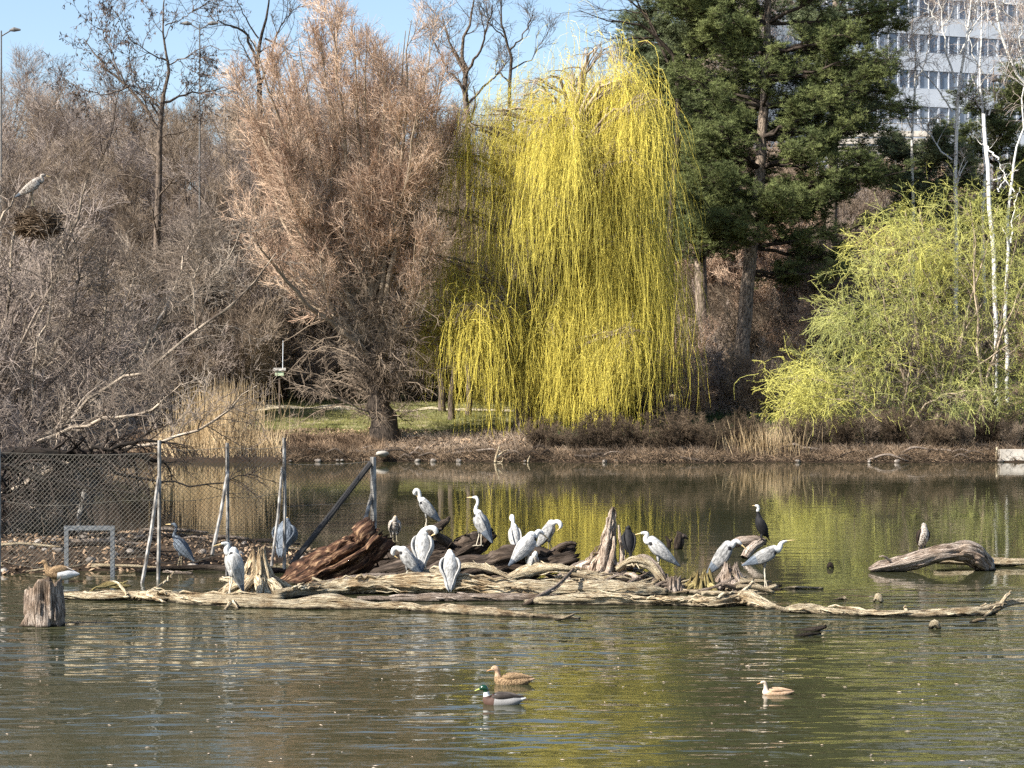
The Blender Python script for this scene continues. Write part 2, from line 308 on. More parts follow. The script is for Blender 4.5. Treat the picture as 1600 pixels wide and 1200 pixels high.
def grid(xs, ys, f):
    X, Y = np.meshgrid(xs, ys, indexing='ij'); V = np.stack([X, Y, f(X, Y)], -1).reshape(-1, 3); nx, ny = len(xs), len(ys)
    i = (np.arange(nx - 1)[:, None] * ny + np.arange(ny - 1)[None, :]).ravel()
    return V, np.stack([i, i + ny, i + ny + 1, i + 1], 1)
def ground_mat():
    m = bpy.data.materials.new('park_ground'); m.use_nodes = True; N = m.node_tree.nodes; L = m.node_tree.links; b = N['Principled BSDF']; b.inputs['Roughness'].default_value = .95; b.inputs['Specular IOR Level'].default_value = .1
    tc = N.new('ShaderNodeTexCoord')
    def ns(s, d=5):
        n = N.new('ShaderNodeTexNoise'); n.inputs['Scale'].default_value = s; n.inputs['Detail'].default_value = d; L.new(tc.outputs['Object'], n.inputs['Vector']); return n.outputs['Fac']
    def ramp(src, *st):
        r = N.new('ShaderNodeValToRGB'); e = r.color_ramp.elements; e[0].position, e[0].color = st[0][0], (*st[0][1], 1); e[1].position, e[1].color = st[-1][0], (*st[-1][1], 1)
        for p, c in st[1:-1]: q = e.new(p); q.color = (*c, 1)
        L.new(src, r.inputs[0]); return r.outputs[0]
    mud = ramp(ns(2.6), (.3, (.025, .018, .013)), (.5, (.085, .06, .042)), (.68, (.25, .18, .125)))
    gra = ramp(ns(1.3), (.32, (.12, .10, .05)), (.5, (.17, .17, .065)), (.68, (.34, .29, .17)))
    at = N.new('ShaderNodeAttribute'); at.attribute_name = 'grass'
    ad = N.new('ShaderNodeMath'); ad.operation = 'ADD'; L.new(at.outputs['Fac'], ad.inputs[0]); sb = N.new('ShaderNodeMath'); sb.operation = 'MULTIPLY_ADD'; L.new(ns(.7), sb.inputs[0]); sb.inputs[1].default_value = 1.2; sb.inputs[2].default_value = -.6; L.new(sb.outputs[0], ad.inputs[1])
    mr = N.new('ShaderNodeMapRange'); mr.inputs['From Min'].default_value = .35; mr.inputs['From Max'].default_value = .6; L.new(ad.outputs[0], mr.inputs['Value'])
    mx = N.new('ShaderNodeMix'); mx.data_type = 'RGBA'; L.new(mr.outputs[0], mx.inputs['Factor']); L.new(mud, mx.inputs[6]); L.new(gra, mx.inputs[7]); ge = N.new('ShaderNodeNewGeometry'); sx = N.new('ShaderNodeSeparateXYZ'); L.new(ge.outputs['Position'], sx.inputs[0]); wr = N.new('ShaderNodeMapRange'); wr.inputs['From Min'].default_value = .12; wr.inputs['From Max'].default_value = .75
    ma = N.new('ShaderNodeMath'); ma.operation = 'MULTIPLY_ADD'; L.new(ns(1.1), ma.inputs[0]); ma.inputs[1].default_value = .6; ma.inputs[2].default_value = -.3; m3 = N.new('ShaderNodeMath'); m3.operation = 'ADD'; L.new(ma.outputs[0], m3.inputs[0]); L.new(sx.outputs['Z'], m3.inputs[1]); L.new(m3.outputs[0], wr.inputs['Value'])
    m4 = N.new('ShaderNodeMix'); m4.data_type = 'RGBA'; L.new(wr.outputs[0], m4.inputs['Factor']); m4.inputs[6].default_value = (.032, .022, .015, 1); L.new(mx.outputs[2], m4.inputs[7]); L.new(m4.outputs[2], b.inputs['Base Color'])
    bp = N.new('ShaderNodeBump'); bp.inputs['Strength'].default_value = .8; bp.inputs['Distance'].default_value = .12; L.new(ns(5), bp.inputs['Height']); L.new(bp.outputs[0], b.inputs['Normal'])
    return m
xs = np.concatenate([np.linspace(-420, -50, 22)[:-1], np.arange(-50, 50, .33), np.linspace(50, 420, 22)])
ys = np.concatenate([np.linspace(-60, 30, 20)[:-1], np.arange(30, 56, .3), np.linspace(56, 86, 8)[1:-1], np.arange(86, 130, .35), np.arange(130, 260, 3.), np.linspace(262, 900, 12)])
V, Q = grid(xs, ys, height)
gmask = sstep(99, 102, V[:, 1]) * (1 - sstep(124, 132, V[:, 1])) * sstep(-19, -15, V[:, 0]) * (1 - sstep(4, 8, V[:, 0]))
go = link_mesh('ground', V, Q, np.zeros((0, 3), int), ground_mat(), None, True, {'grass': gmask}); tag(go, kind='structure')
V, Q = grid(np.linspace(-420, 420, 3), np.linspace(-60, 97, 3), lambda x, y: x * 0)
tag(link_mesh('water', V, Q, np.zeros((0, 3), int), water_mat(), None, True), kind='structure')
V, Q = grid(np.linspace(-40, 9, 100), np.linspace(0, 1, 4), lambda x, y: x * 0)
py_ = 110.5 + V[:, 1] * 1.7 + 1.2 * np.sin(V[:, 0] * .09); V[:, 2] = height(V[:, 0], py_) + .05; V[:, 1] = py_
tag(link_mesh('path', V, Q, np.zeros((0, 3), int), mat('pale_gravel_path', (.42, .35, .24), (.66, .57, .42), 3, .9, coord='obj', bump=.2), None, True), kind='structure')

# ------------------------------------------------------------------ growth
def grow(rs, P, R, n, length, ang=(25, 55), trop=0., wig=.12, t0=.25, t1=1., ratio=.55, rmin=.004, m=5, tip=.25, lenfall=.4, env=None, rcap=None):
    """n children for every parent polyline"""
    N0, m0 = P.shape[:2]
    if n < 1:
        keep = rs.rand(N0) < n; par = np.nonzero(keep)[0]
    else: par = np.repeat(np.arange(N0), int(n))
    c = len(par); t = t0 + (t1 - t0) * rs.rand(c); u = t * (m0 - 1.001); i = u.astype(int); f = (u - i)[:, None]
    base = P[par, i] * (1 - f) + P[par, i + 1] * f; T = P[par, i + 1] - P[par, i]; T /= np.linalg.norm(T, axis=1, keepdims=True) + 1e-9
    r = (R[par, i] * (1 - f[:, 0]) + R[par, i + 1] * f[:, 0]) * ratio
    r = np.maximum(r * (.8 + .4 * rs.rand(c)), rmin)
    if rcap: r = np.minimum(r, rcap)
    q = rs.normal(size=(c, 3)); q -= (q * T).sum(1, keepdims=True) * T; q /= np.linalg.norm(q, axis=1, keepdims=True) + 1e-9
    a = np.radians(ang[0] + (ang[1] - ang[0]) * rs.rand(c))[:, None]
    d = np.cos(a) * T + np.sin(a) * q
    L = length * (.6 + .8 * rs.rand(c)) * (1 - lenfall * t)
    out = np.zeros((c, m, 3)); out[:, 0] = base; st = (L / (m - 1))[:, None]
    for k in range(1, m):
        d = d + rs.normal(size=(c, 3)) * wig; d[:, 2] += trop * (1. / m) * 3; d /= np.linalg.norm(d, axis=1, keepdims=True)
        out[:, k] = out[:, k - 1] + d * st
    rr = r[:, None] * np.linspace(1, tip, m)[None]; rr = np.maximum(rr, rmin * .6)
    if env is not None:
        k = env(out[:, -1]); out, rr = out[k], rr[k]
    return out, rr
def skel(rs, lines, m=10, jit=.05):
    """explicit limbs: list of rows (x,y,z,r)"""
    P, R = [], []
    for l in lines:
        q = smooth_path(np.asarray(l, float), m); q[1:-1, :3] += rs.normal(size=(m - 2, 3)) * jit; P.append(q[:, :3]); R.append(np.maximum(q[:, 3], .004))
    return np.array(P), np.array(R)
def leaves(mb, rs, P, per, size, width=.3, mi=0, tint=None, droop=.0):
    """small leaf-shaped faces scattered on polylines P (n,m,3)"""
    n, m = P.shape[:2]; par = np.repeat(np.arange(n), per); c = len(par); u = rs.rand(c) * (m - 1.001); i = u.astype(int); f = (u - i)[:, None]
    b = P[par, i] * (1 - f) + P[par, i + 1] * f
    d = rs.normal(size=(c, 3)); d[:, 2] -= droop; d /= np.linalg.norm(d, axis=1, keepdims=True)
    s = np.cross(d, rs.normal(size=(c, 3))); s /= np.linalg.norm(s, axis=1, keepdims=True) + 1e-9
    L = (size * (.6 + .8 * rs.rand(c)))[:, None]
    V = np.stack([b, b + d * L * .5 + s * L * width * .5, b + d * L, b + d * L * .5 - s * L * width * .5], 1).reshape(-1, 3)
    tt = np.repeat((tint[par] if tint is not None else rs.rand(c)), 4)
    return mb.add(V, np.arange(c * 4).reshape(-1, 4), None, None, tt, mi)

# ------------------------------------------------------------------ bare trees
def bare_proto(name, seed, h, spread, tr, m_trunk, m_twig, dens=1., lean=0., up=.12, twig_r=.011, pods=False, low=.3):
    rs = np.random.RandomState(seed); root = empty(name, (0, 0, 0))
    top = np.array([lean, rs.normal() * .4, h * .72])
    trunk = [[0, 0, -.4, tr * 1.35], [lean * .1, 0, h * .1, tr], [lean * .35 + rs.normal() * .2, rs.normal() * .2, h * .35, tr * .75], [*top, tr * .3]]
    P0, R0 = skel(rs, [trunk], 12, .06)
    P1, R1 = grow(rs, P0, R0, 11, h * .42, (28, 58), up, .13, low, .97, .62, .03, 8, .25, .35)
    P1[:, :, :2] *= spread
    P2, R2 = grow(rs, P1, R1, 8, h * .17, (25, 55), up, .14, .2, 1, .55, .018, 6, .3)
    P3, R3 = grow(rs, P2, R2, 9, h * .085, (22, 55), up * .7, .16, .15, 1, .55, twig_r, 5, .5, .3, rcap=.02)
    P4, R4 = grow(rs, P3, R3, int(10 * dens), h * .04, (20, 55), up * .5, .16, .1, 1, .6, twig_r * .8, 3, .6, .3, rcap=.012)
    t = MB(); t.tubes(P0, R0, 10); t.tubes(P1, R1, 6); t.tubes(P2, R2, 4); t.build('trunk', m_trunk, root, True)
    c = MB(); c.tubes(P3, R3, 3, rs.rand(len(P3))); c.tubes(P4, R4, 3, rs.rand(len(P4)))
    c.build('crown', m_twig, root)
    return root
def shrub_proto(name, seed, h, rad, m_twig, stems=16, twig_r=.009, up=.15, dens=1., m_stem=None):
    rs = np.random.RandomState(seed); root = empty(name, (0, 0, 0)); L = []
    for k in range(stems):
        a = rs.rand() * 6.28; rr = rad * (.3 + .7 * rs.rand()); hh = h * (.55 + .45 * rs.rand())
        L.append([[.2 * math.cos(a), .2 * math.sin(a), -.2, .035], [rr * .35 * math.cos(a), rr * .35 * math.sin(a), hh * .45, .028], [rr * math.cos(a), rr * math.sin(a), hh, .010]])
    P0, R0 = skel(rs, L, 8, .04)
    P1, R1 = grow(rs, P0, R0, 9, h * .36, (20, 60), up, .18, .1, 1, .6, .010, 5, .4)
    P2, R2 = grow(rs, P1, R1, 8, h * .16, (20, 65), up, .2, .1, 1, .6, twig_r, 4, .6)
    P3, R3 = grow(rs, P2, R2, int(5 * dens), h * .08, (20, 65), up, .2, .1, 1, .7, twig_r * .75, 3, .7)
    t = MB(); t.tubes(P0, R0, 5); t.build('stem', m_stem or m_twig, root, True)
    c = MB()
    for P, R in ((P1, R1), (P2, R2), (P3, R3)): c.tubes(P, R, 3, rs.rand(len(P)))
    c.build('crown', m_twig, root)
    return root

used = set()
def place(proto, loc, rz, s, label, cat, group=None):
    if proto.name in used: o = copy_tree(proto)
    else: o = proto; used.add(proto.name)
    o.location = loc; o.rotation_euler = (0, 0, rz)
    o.scale = (s, s, s) if np.isscalar(s) else s
    return tag(o, label, cat, group)

def zone(px):
    for a, b in ((60, 'at the far left edge'), (200, 'left of the pod-laden tree'), (330, 'behind the pod-laden tree'), (480, 'behind the left part of the bare willow'), (690, 'behind the right part of the bare willow'), (850, 'behind the left half of the yellow willow'), (1050, 'behind the right half of the yellow willow'), (1200, 'behind the big pine'), (1400, 'below the retaining wall')):
        if px < a: return b
    return 'below the office building'
def rown(D, rows): return ['in the front row', 'in the second row', 'in the third row', 'in the fourth row', 'in the rear row', 'at the very back'][rows.index(D)]
rnd = random.Random(11)
bt = [bare_proto('bare_tree', 21, 18, 1.0, .22, M['bark'], M['twig_mauve'], 1.),
      bare_proto('bare_tree', 22, 19, .8, .20, M['bark'], M['twig_brown'], 1., .8, .2),
      bare_proto('bare_tree', 23, 17, 1.15, .24, M['bark'], M['twig_mauve'], 1., -.6, .08),
      bare_proto('bare_tree', 24, 16, .9, .18, M['bark'], M['twig_brown'], 1.1, .2, .25)]
tk = 0
for row, (D, px0, px1, step, s0) in enumerate([(122, -40, 1000, 105, .86), (134, 0, 1060, 78, .95), (148, -60, 1100, 74, 1.03), (166, -60, 1150, 70, 1.12), (190, -80, 1200, 75, 1.2)]):
    px = px0
    while px < px1:
        x = (px + rnd.uniform(-25, 25) - 800) * D / F; y = D + rnd.uniform(-4, 4)
        s = s0 * rnd.uniform(.92, 1.2)
        if 640 < px < 1040: s *= .85
        place(bt[tk % 4], (x, y, hz(x, y) - .1), rnd.uniform(0, 6.28), s, 'bare grey-brown wood tree %s, %s' % (zone(px), rown(D, [122, 134, 148, 166, 190])), 'tree', 'bare trees of the wood behind the pond'); tk += 1
        px += step * rnd.uniform(.8, 1.2)
sh = [shrub_proto('bare_shrub', 31, 4.2, 2.4, M['twig_brown'], 18), shrub_proto('bare_shrub', 32, 3.4, 2.2, M['twig_mauve'], 18), shrub_proto('bare_shrub', 33, 3.8, 2.6, M['twig_pink'], 16, up=.1)]
dk = shrub_proto('bare_shrub', 34, 2.6, 2.0, M['twig_dark'], 16, up=.02)
tk = 0
# thicket on the far bank, left of the bare willow
for D, px0, px1, step, s0 in [(97, -60, 250, 62, 1.), (104, -40, 400, 60, 1.35), (112, -60, 430, 64, 1.7), (121, -60, 900, 66, 1.9)]:
    px = px0
    while px < px1:
        x = (px + rnd.uniform(-20, 20) - 800) * D / F; y = D + rnd.uniform(-2, 2)
        place(sh[tk % 2] if D > 100 else sh[tk % 2], (x, y, hz(x, y) - .1), rnd.uniform(0, 6.28), s0 * rnd.uniform(.8, 1.2), 'bare twiggy bank shrub %s, %s' % (zone(px), rown(D, [97, 104, 112, 121])), 'shrub', 'bare shrubs of the thicket on the far left bank'); tk += 1
        px += step * rnd.uniform(.8, 1.2)
for i, (px, D) in enumerate([(440, 117), (490, 115.5), (540, 117), (590, 116), (645, 118.5)]):
    x = (px - 800) * D / F
    place(sh[1 if i % 2 else 0], (x, D, hz(x, D) - .1), i * 1.1, .95, 'bare brown shrub beyond the lawn ' + ['above the bird feeder', 'right of the bird feeder', 'left of the thick bare willow trunk', 'directly behind the bare willow trunk', 'between the bare and the yellow willow'][i], 'shrub', 'bare shrubs beyond the lawn')
# scrub on the right hand slope behind the pines
for D, px0, px1, step, s0 in [(102, 870, 1240, 52, .85), (112, 880, 1650, 60, 1.15), (122, 860, 1650, 62, 1.3), (134, 1000, 1650, 60, 1.45), (146, 1040, 1650, 62, 1.5), (158, 1050, 1650, 70, 1.5)]:
    px = px0
    while px < px1:
        x = (px + rnd.uniform(-20, 20) - 800) * D / F; y = D + rnd.uniform(-2, 2)
        place([sh[0], sh[2], sh[1]][tk % 3], (x, y, hz(x, y) - .1), rnd.uniform(0, 6.28), s0 * rnd.uniform(.8, 1.15), 'reddish brown slope shrub %s, %s' % (zone(px), rown(D, [102, 112, 122, 134, 146, 158])), 'shrub', 'bare shrubs on the slope behind the pines'); tk += 1
        px += step * rnd.uniform(.8, 1.2)
# dark scrub along the water edge, right half
for px in list(range(840, 1200, 30)) + list(range(1240, 1660, 38)):
    D = 93.0 + rnd.uniform(0, 1.2); x = (px - 800) * D / F; D += float(shore_of(np.array([x]))[0])
    place(dk if px < 1230 or px % 4 == 0 else sh[0], (x, D, hz(x, D) - .1), rnd.uniform(0, 6.28), rnd.uniform(.42, .72) * (1 if px < 1230 or px % 4 == 0 else .6), 'low dark bare bush on the bank %s' % ('under the yellow willow' if px < 1050 else 'at the foot of the pine' if px < 1210 else 'under the left half of the green willow' if px < 1430 else 'under the right half of the green willow'), 'bush', 'dark bushes along the right bank')
# lower trunks standing in the shade behind the yellow willow
tt = bare_proto('slender_tree', 41, 13, .45, .17, M['bark'], M['twig_brown'], .6, .3, .3, low=.55)
for i, (px, D, s) in enumerate([(706, 106, 1.), (733, 108, .9), (690, 110, 1.05), (778, 109, .8), (205, 108, .95), (228, 104, .8), (335, 112, .9), (120, 106, .85), (465, 124, .9), (30, 110, .95)]):
    x = (px - 800) * D / F
    place(tt, (x, D, hz(x, D) - .1), i * 1.7, s, ['slim grey tree trunk nearest the left edge of the yellow willow', 'second slim grey trunk, seen through the yellow willow strands', 'thin bare tree just right of the broad dark trunk', 'short slim bare tree behind the yellow willow trunk', 'slim trunk just left of the pod-laden tree', 'dark slim trunk close beside the pod-laden tree', 'slim trunk between the pod-laden tree and the bare willow', 'slim trunk behind the curving pale branches', 'slim trunk behind the bird feeder', 'slim trunk behind the heron nest'][i], 'tree', 'slim bare trees of the far bank')

# ------------------------------------------------------------------ robinia with seed pods, upper left
def px_lines(lines, D, rs, dj=.6):
    out = []
    for l in lines:
        dy = rs.normal() * dj; q = []
        for i, (px, py, r) in enumerate(l):
            p = W(px, py, D); t = i / max(1, len(l) - 1); q.append([p[0], p[1] + dy * t * 2, p[2], r])
        out.append(q)
    return out
def feature_tree(name, D, lines, levels, m_trunk, m_twig, label, seed, base, pods=None, cat='tree', k0=8, group=None, split=1):
    rs = np.random.RandomState(seed); o = np.array([*W(base[0], base[1], D)])
    root = empty(name, o, 0, label, cat, group)
    P0, R0 = skel(rs, px_lines(lines, D, rs), 14, .05); P0 -= o
    t = MB(); t.tubes(P0, R0, k0); c = MB(); P, R = P0, R0; last = None
    for i, kw in enumerate(levels):
        P, R = grow(rs, P, R, **kw)
        (t if i < split else c).tubes(P, R, 4 if i < split else 3, rs.rand(len(P))); last = P
    t.build('trunk', m_trunk, root, True); c.build('crown', m_twig, root)
    return root, last, rs
lines = [[(243, 600, 0.245), (244, 470, 0.202), (248, 330, 0.173), (247, 210, 0.144), (256, 165, 0.108), (264, 110, 0.079), (262, 90, 0.065), (256, 40, 0.043), (262, -30, 0.022)],
         [(246, 200, 0.108), (225, 165, 0.086), (195, 130, 0.072), (160, 100, 0.050), (130, 60, 0.022)], [(255, 160, 0.072), (290, 145, 0.050), (340, 135, 0.029), (375, 130, 0.014)],
         [(262, 95, 0.058), (232, 83, 0.029), (205, 60, 0.022), (190, 30, 0.014)], [(258, 40, 0.036), (290, 25, 0.022), (310, 0, 0.014)], [(250, 170, 0.058), (215, 130, 0.036), (200, 90, 0.022)],
         [(247, 215, 0.058), (290, 205, 0.036), (325, 205, 0.014)], [(200, 135, 0.043), (170, 150, 0.029), (130, 145, 0.014)], [(247, 300, 0.065), (225, 280, 0.043), (190, 275, 0.036), (150, 282, 0.014)], [(246, 245, 0.050), (225, 230, 0.036), (200, 215, 0.022), (180, 195, 0.014)],
         [(262, 100, 0.043), (290, 90, 0.029), (330, 75, 0.022), (385, 85, 0.011)], [(195, 130, 0.043), (165, 60, 0.022), (150, 20, 0.014)]]
rob, last, rs = feature_tree('robinia_tree', 106, lines, [dict(n=6, length=2.6, ang=(25, 65), trop=.1, wig=.22, t0=.2, ratio=.5, rmin=.02, m=6), dict(n=6, length=1.3, ang=(25, 65), trop=.1, wig=.22, t0=.2, ratio=.55, rmin=.013, m=5), dict(n=4, length=.6, ang=(25, 65), wig=.2, t0=.1, ratio=.6, rmin=.010, m=4)],
    M['bark'], M['twig_dark'], 'dark forked bare tree with brown seed pods against the sky, upper left', 51, (243, 600))
pm = MB(); sel = last[(last[:, 0, 2] > 13.6) & (vnoise(last[:, 0] * .7 + 3) > -.3)]
leaves(pm, rs, sel, 4, .17, .3, droop=1.2); pm.build('seed_pods', M['pod'], rob)
# other individual skyline trees
feature_tree('skyline_tree', 118, [[(412, 600, .3), (410, 330, .22), (405, 150, .16), (400, 90, .11), (412, 40, .08), (420, -20, .03)], [(403, 110, .1), (385, 55, .07), (352, 40, .04), (340, 42, .02)], [(408, 130, .08), (430, 60, .05), (445, 30, .03), (470, 5, .02)], [(404, 60, .05), (380, 20, .03), (370, -10, .02)], [(414, 60, .06), (445, 75, .04), (450, 90, .02)]],
    [dict(n=7, length=2.6, ang=(25, 60), trop=.2, wig=.2, t0=.3, ratio=.5, rmin=.02, m=6), dict(n=7, length=1.3, ang=(25, 60), trop=.1, wig=.2, t0=.2, ratio=.55, rmin=.013, m=5), dict(n=4, length=.6, ang=(25, 65), wig=.2, ratio=.6, rmin=.010, m=4)], M['bark_dark'], M['twig_dark'], 'dark bare tree with a spreading crown against the sky beside the pod-laden tree', 52, (412, 600), group='bare trees on the skyline')
feature_tree('skyline_tree', 120, [[(735, 600, .3), (732, 300, .22), (727, 130, .16), (722, 80, .1), (735, 30, .07), (742, -20, .03)], [(725, 110, .1), (700, 60, .06), (690, 20, .03)], [(728, 120, .1), (755, 70, .06), (770, 20, .03)], [(731, 150, .09), (700, 110, .05), (680, 70, .03)], [(733, 160, .08), (770, 120, .05), (790, 95, .02)]],
    [dict(n=7, length=2.6, ang=(20, 50), trop=.3, wig=.16, t0=.3, ratio=.5, rmin=.02, m=6), dict(n=7, length=1.3, ang=(25, 60), trop=.2, wig=.2, t0=.2, ratio=.55, rmin=.013, m=5), dict(n=4, length=.6, ang=(25, 65), wig=.2, ratio=.6, rmin=.010, m=4)], M['bark'], M['twig_dark'], 'tall bare tree forking at the sky just left of the yellow willow', 53, (735, 600), group='bare trees on the skyline')
feature_tree('skyline_tree', 122, [[(792, 600, .2), (795, 300, .16), (797, 120, .1), (792, 70, .07), (785, 40, .05), (782, -20, .02)], [(794, 80, .06), (820, 55, .04), (835, 20, .02)], [(796, 110, .06), (830, 90, .03), (850, 60, .02), (870, 30, .01)], [(790, 60, .05), (765, 40, .03), (750, 10, .02)]],
    [dict(n=6, length=2.0, ang=(20, 50), trop=.3, wig=.2, t0=.3, ratio=.5, rmin=.018, m=6), dict(n=6, length=1.1, ang=(25, 60), trop=.2, wig=.2, t0=.2, ratio=.55, rmin=.012, m=5), dict(n=3, length=.5, ang=(25, 65), wig=.2, ratio=.6, rmin=.009, m=4)], M['bark'], M['twig_dark'], 'thin airy bare tree rising behind the top left edge of the yellow willow', 54, (792, 600), group='bare trees on the skyline')
feature_tree('skyline_tree', 112, [[(1040, 600, .3), (1050, 300, .2), (1060, 120, .14), (1020, 60, .09), (990, 45, .06), (950, 40, .04), (900, 25, .015)], [(1045, 100, .09), (1005, 20, .06), (960, -10, .03)], [(1020, 60, .06), (975, 65, .04), (940, 70, .02)], [(1000, 20, .04), (950, 15, .02), (925, 10, .01)]],
    [dict(n=7, length=2.2, ang=(15, 45), trop=.05, wig=.12, t0=.4, ratio=.5, rmin=.015, m=6), dict(n=5, length=1.2, ang=(20, 50), trop=.0, wig=.15, t0=.2, ratio=.55, rmin=.010, m=5)], M['bark_dark'], M['twig_dark'], 'bare dark limbs reaching left above the top of the yellow willow', 55, (1040, 600), group='bare trees on the skyline')

# ------------------------------------------------------------------ big pinkish bare willow
def pink_willow():
    D = 97.; o = W(600, 692, D); rs = np.random.RandomState(61)
    root = empty('bare_willow', o, 0, 'broad bare willow with pinkish orange twigs and thick dark trunk at the water edge', 'tree')
    L = [[[0, 0, -.5, .85], [0, 0, .5, .72], [-.15, .0, 1.9, .55], [-.3, .1, 3.6, .5], [-.6, .1, 5.5, .42], [-1., .2, 7.6, .32]]]
    tops = [(430, 60), (660, 70), (688, 75), (700, 130), (410, 120), (580, 20), (545, 60), (375, 90), (395, 190), (415, 50), (440, 20), (470, 32), (500, 20), (530, 20), (560, 20), (590, 20), (620, 20), (650, 20), (675, 32), (690, 82), (690, 180), (385, 260), (455, 130), (520, 82), (610, 82), (660, 150), (560, 62), (480, 180), (690, 300), (400, 330), (640, 32), (505, 42)]
    for i, (px, py) in enumerate(tops):
        e = W(px, py, D) - o; ay = rs.uniform(-4.6, 2.6); s0 = rs.uniform(3.2, 7.5)
        b = np.array([-.3 - (s0 - 3.2) * .14, .1, s0]); mid = b * .55 + e * .45; mid[0] += (e[0] - b[0]) * .14; mid[2] -= .3
        L.append([[*b, .17], [mid[0], ay * .4, mid[2], .10], [e[0], ay, e[2] - 1.1, .016]])
    P0, R0 = skel(rs, L, 14, .06)
    P1, R1 = grow(rs, P0[1:], R0[1:], 9, 3.6, (12, 34), .25, .08, .15, .95, .5, .02, 8, .3, .5)
    P2, R2 = grow(rs, np.concatenate([P1, P1]), np.concatenate([R1, R1]), 6, 1.7, (18, 60), .16, .17, .1, 1, .5, .013, 5, .4)
    P3, R3 = grow(rs, P2, R2, 14, .7, (18, 65), .10, .22, .1, 1, .6, .0078, 4, .6)
    # drooping lower shoots about the trunk
    Lw = []
    for k in range(84):
        a = rs.rand() * 6.28; s0 = rs.uniform(.6, 8); rr = rs.uniform(1.5, 4.6) * (.5 + .5 * abs(math.cos(a)))
        b = np.array([-.15 - s0 * .08, .05, s0]); Lw.append([[*b, .05], [b[0] + rr * .5 * math.cos(a), rr * .5 * math.sin(a), s0 + rs.uniform(.3, 1.4), .03], [b[0] + rr * math.cos(a), rr * math.sin(a), max(.4, s0 + rs.uniform(-.8, 1.6)), .012]])
    Pl, Rl = skel(rs, Lw, 8, .05)
    Pa, Ra = grow(rs, Pl, Rl, 9, 1.3, (20, 70), -.08, .2, .1, 1, .55, .011, 5, .5)
    Pb, Rb = grow(rs, Pa, Ra, 8, .6, (20, 70), -.05, .2, .1, 1, .6, .0085, 4, .6)
    t = MB(); t.tubes(P0[:1], R0[:1], 18); t.build('trunk', M['bark_dark'], root, True)
    t = MB(); t.tubes(P0[1:], R0[1:], 8, rs.rand(len(P0) - 1)); t.tubes(P1, R1, 5, rs.rand(len(P1))); t.build('limbs', M['limb_tan'], root, True)
    c = MB()
    for P, R in ((P2, R2), (P3, R3)): c.tubes(P, R, 3, rs.rand(len(P)))
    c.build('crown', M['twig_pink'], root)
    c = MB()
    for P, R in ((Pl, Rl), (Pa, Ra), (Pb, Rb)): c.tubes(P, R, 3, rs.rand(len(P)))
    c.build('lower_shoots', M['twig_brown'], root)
pink_willow()

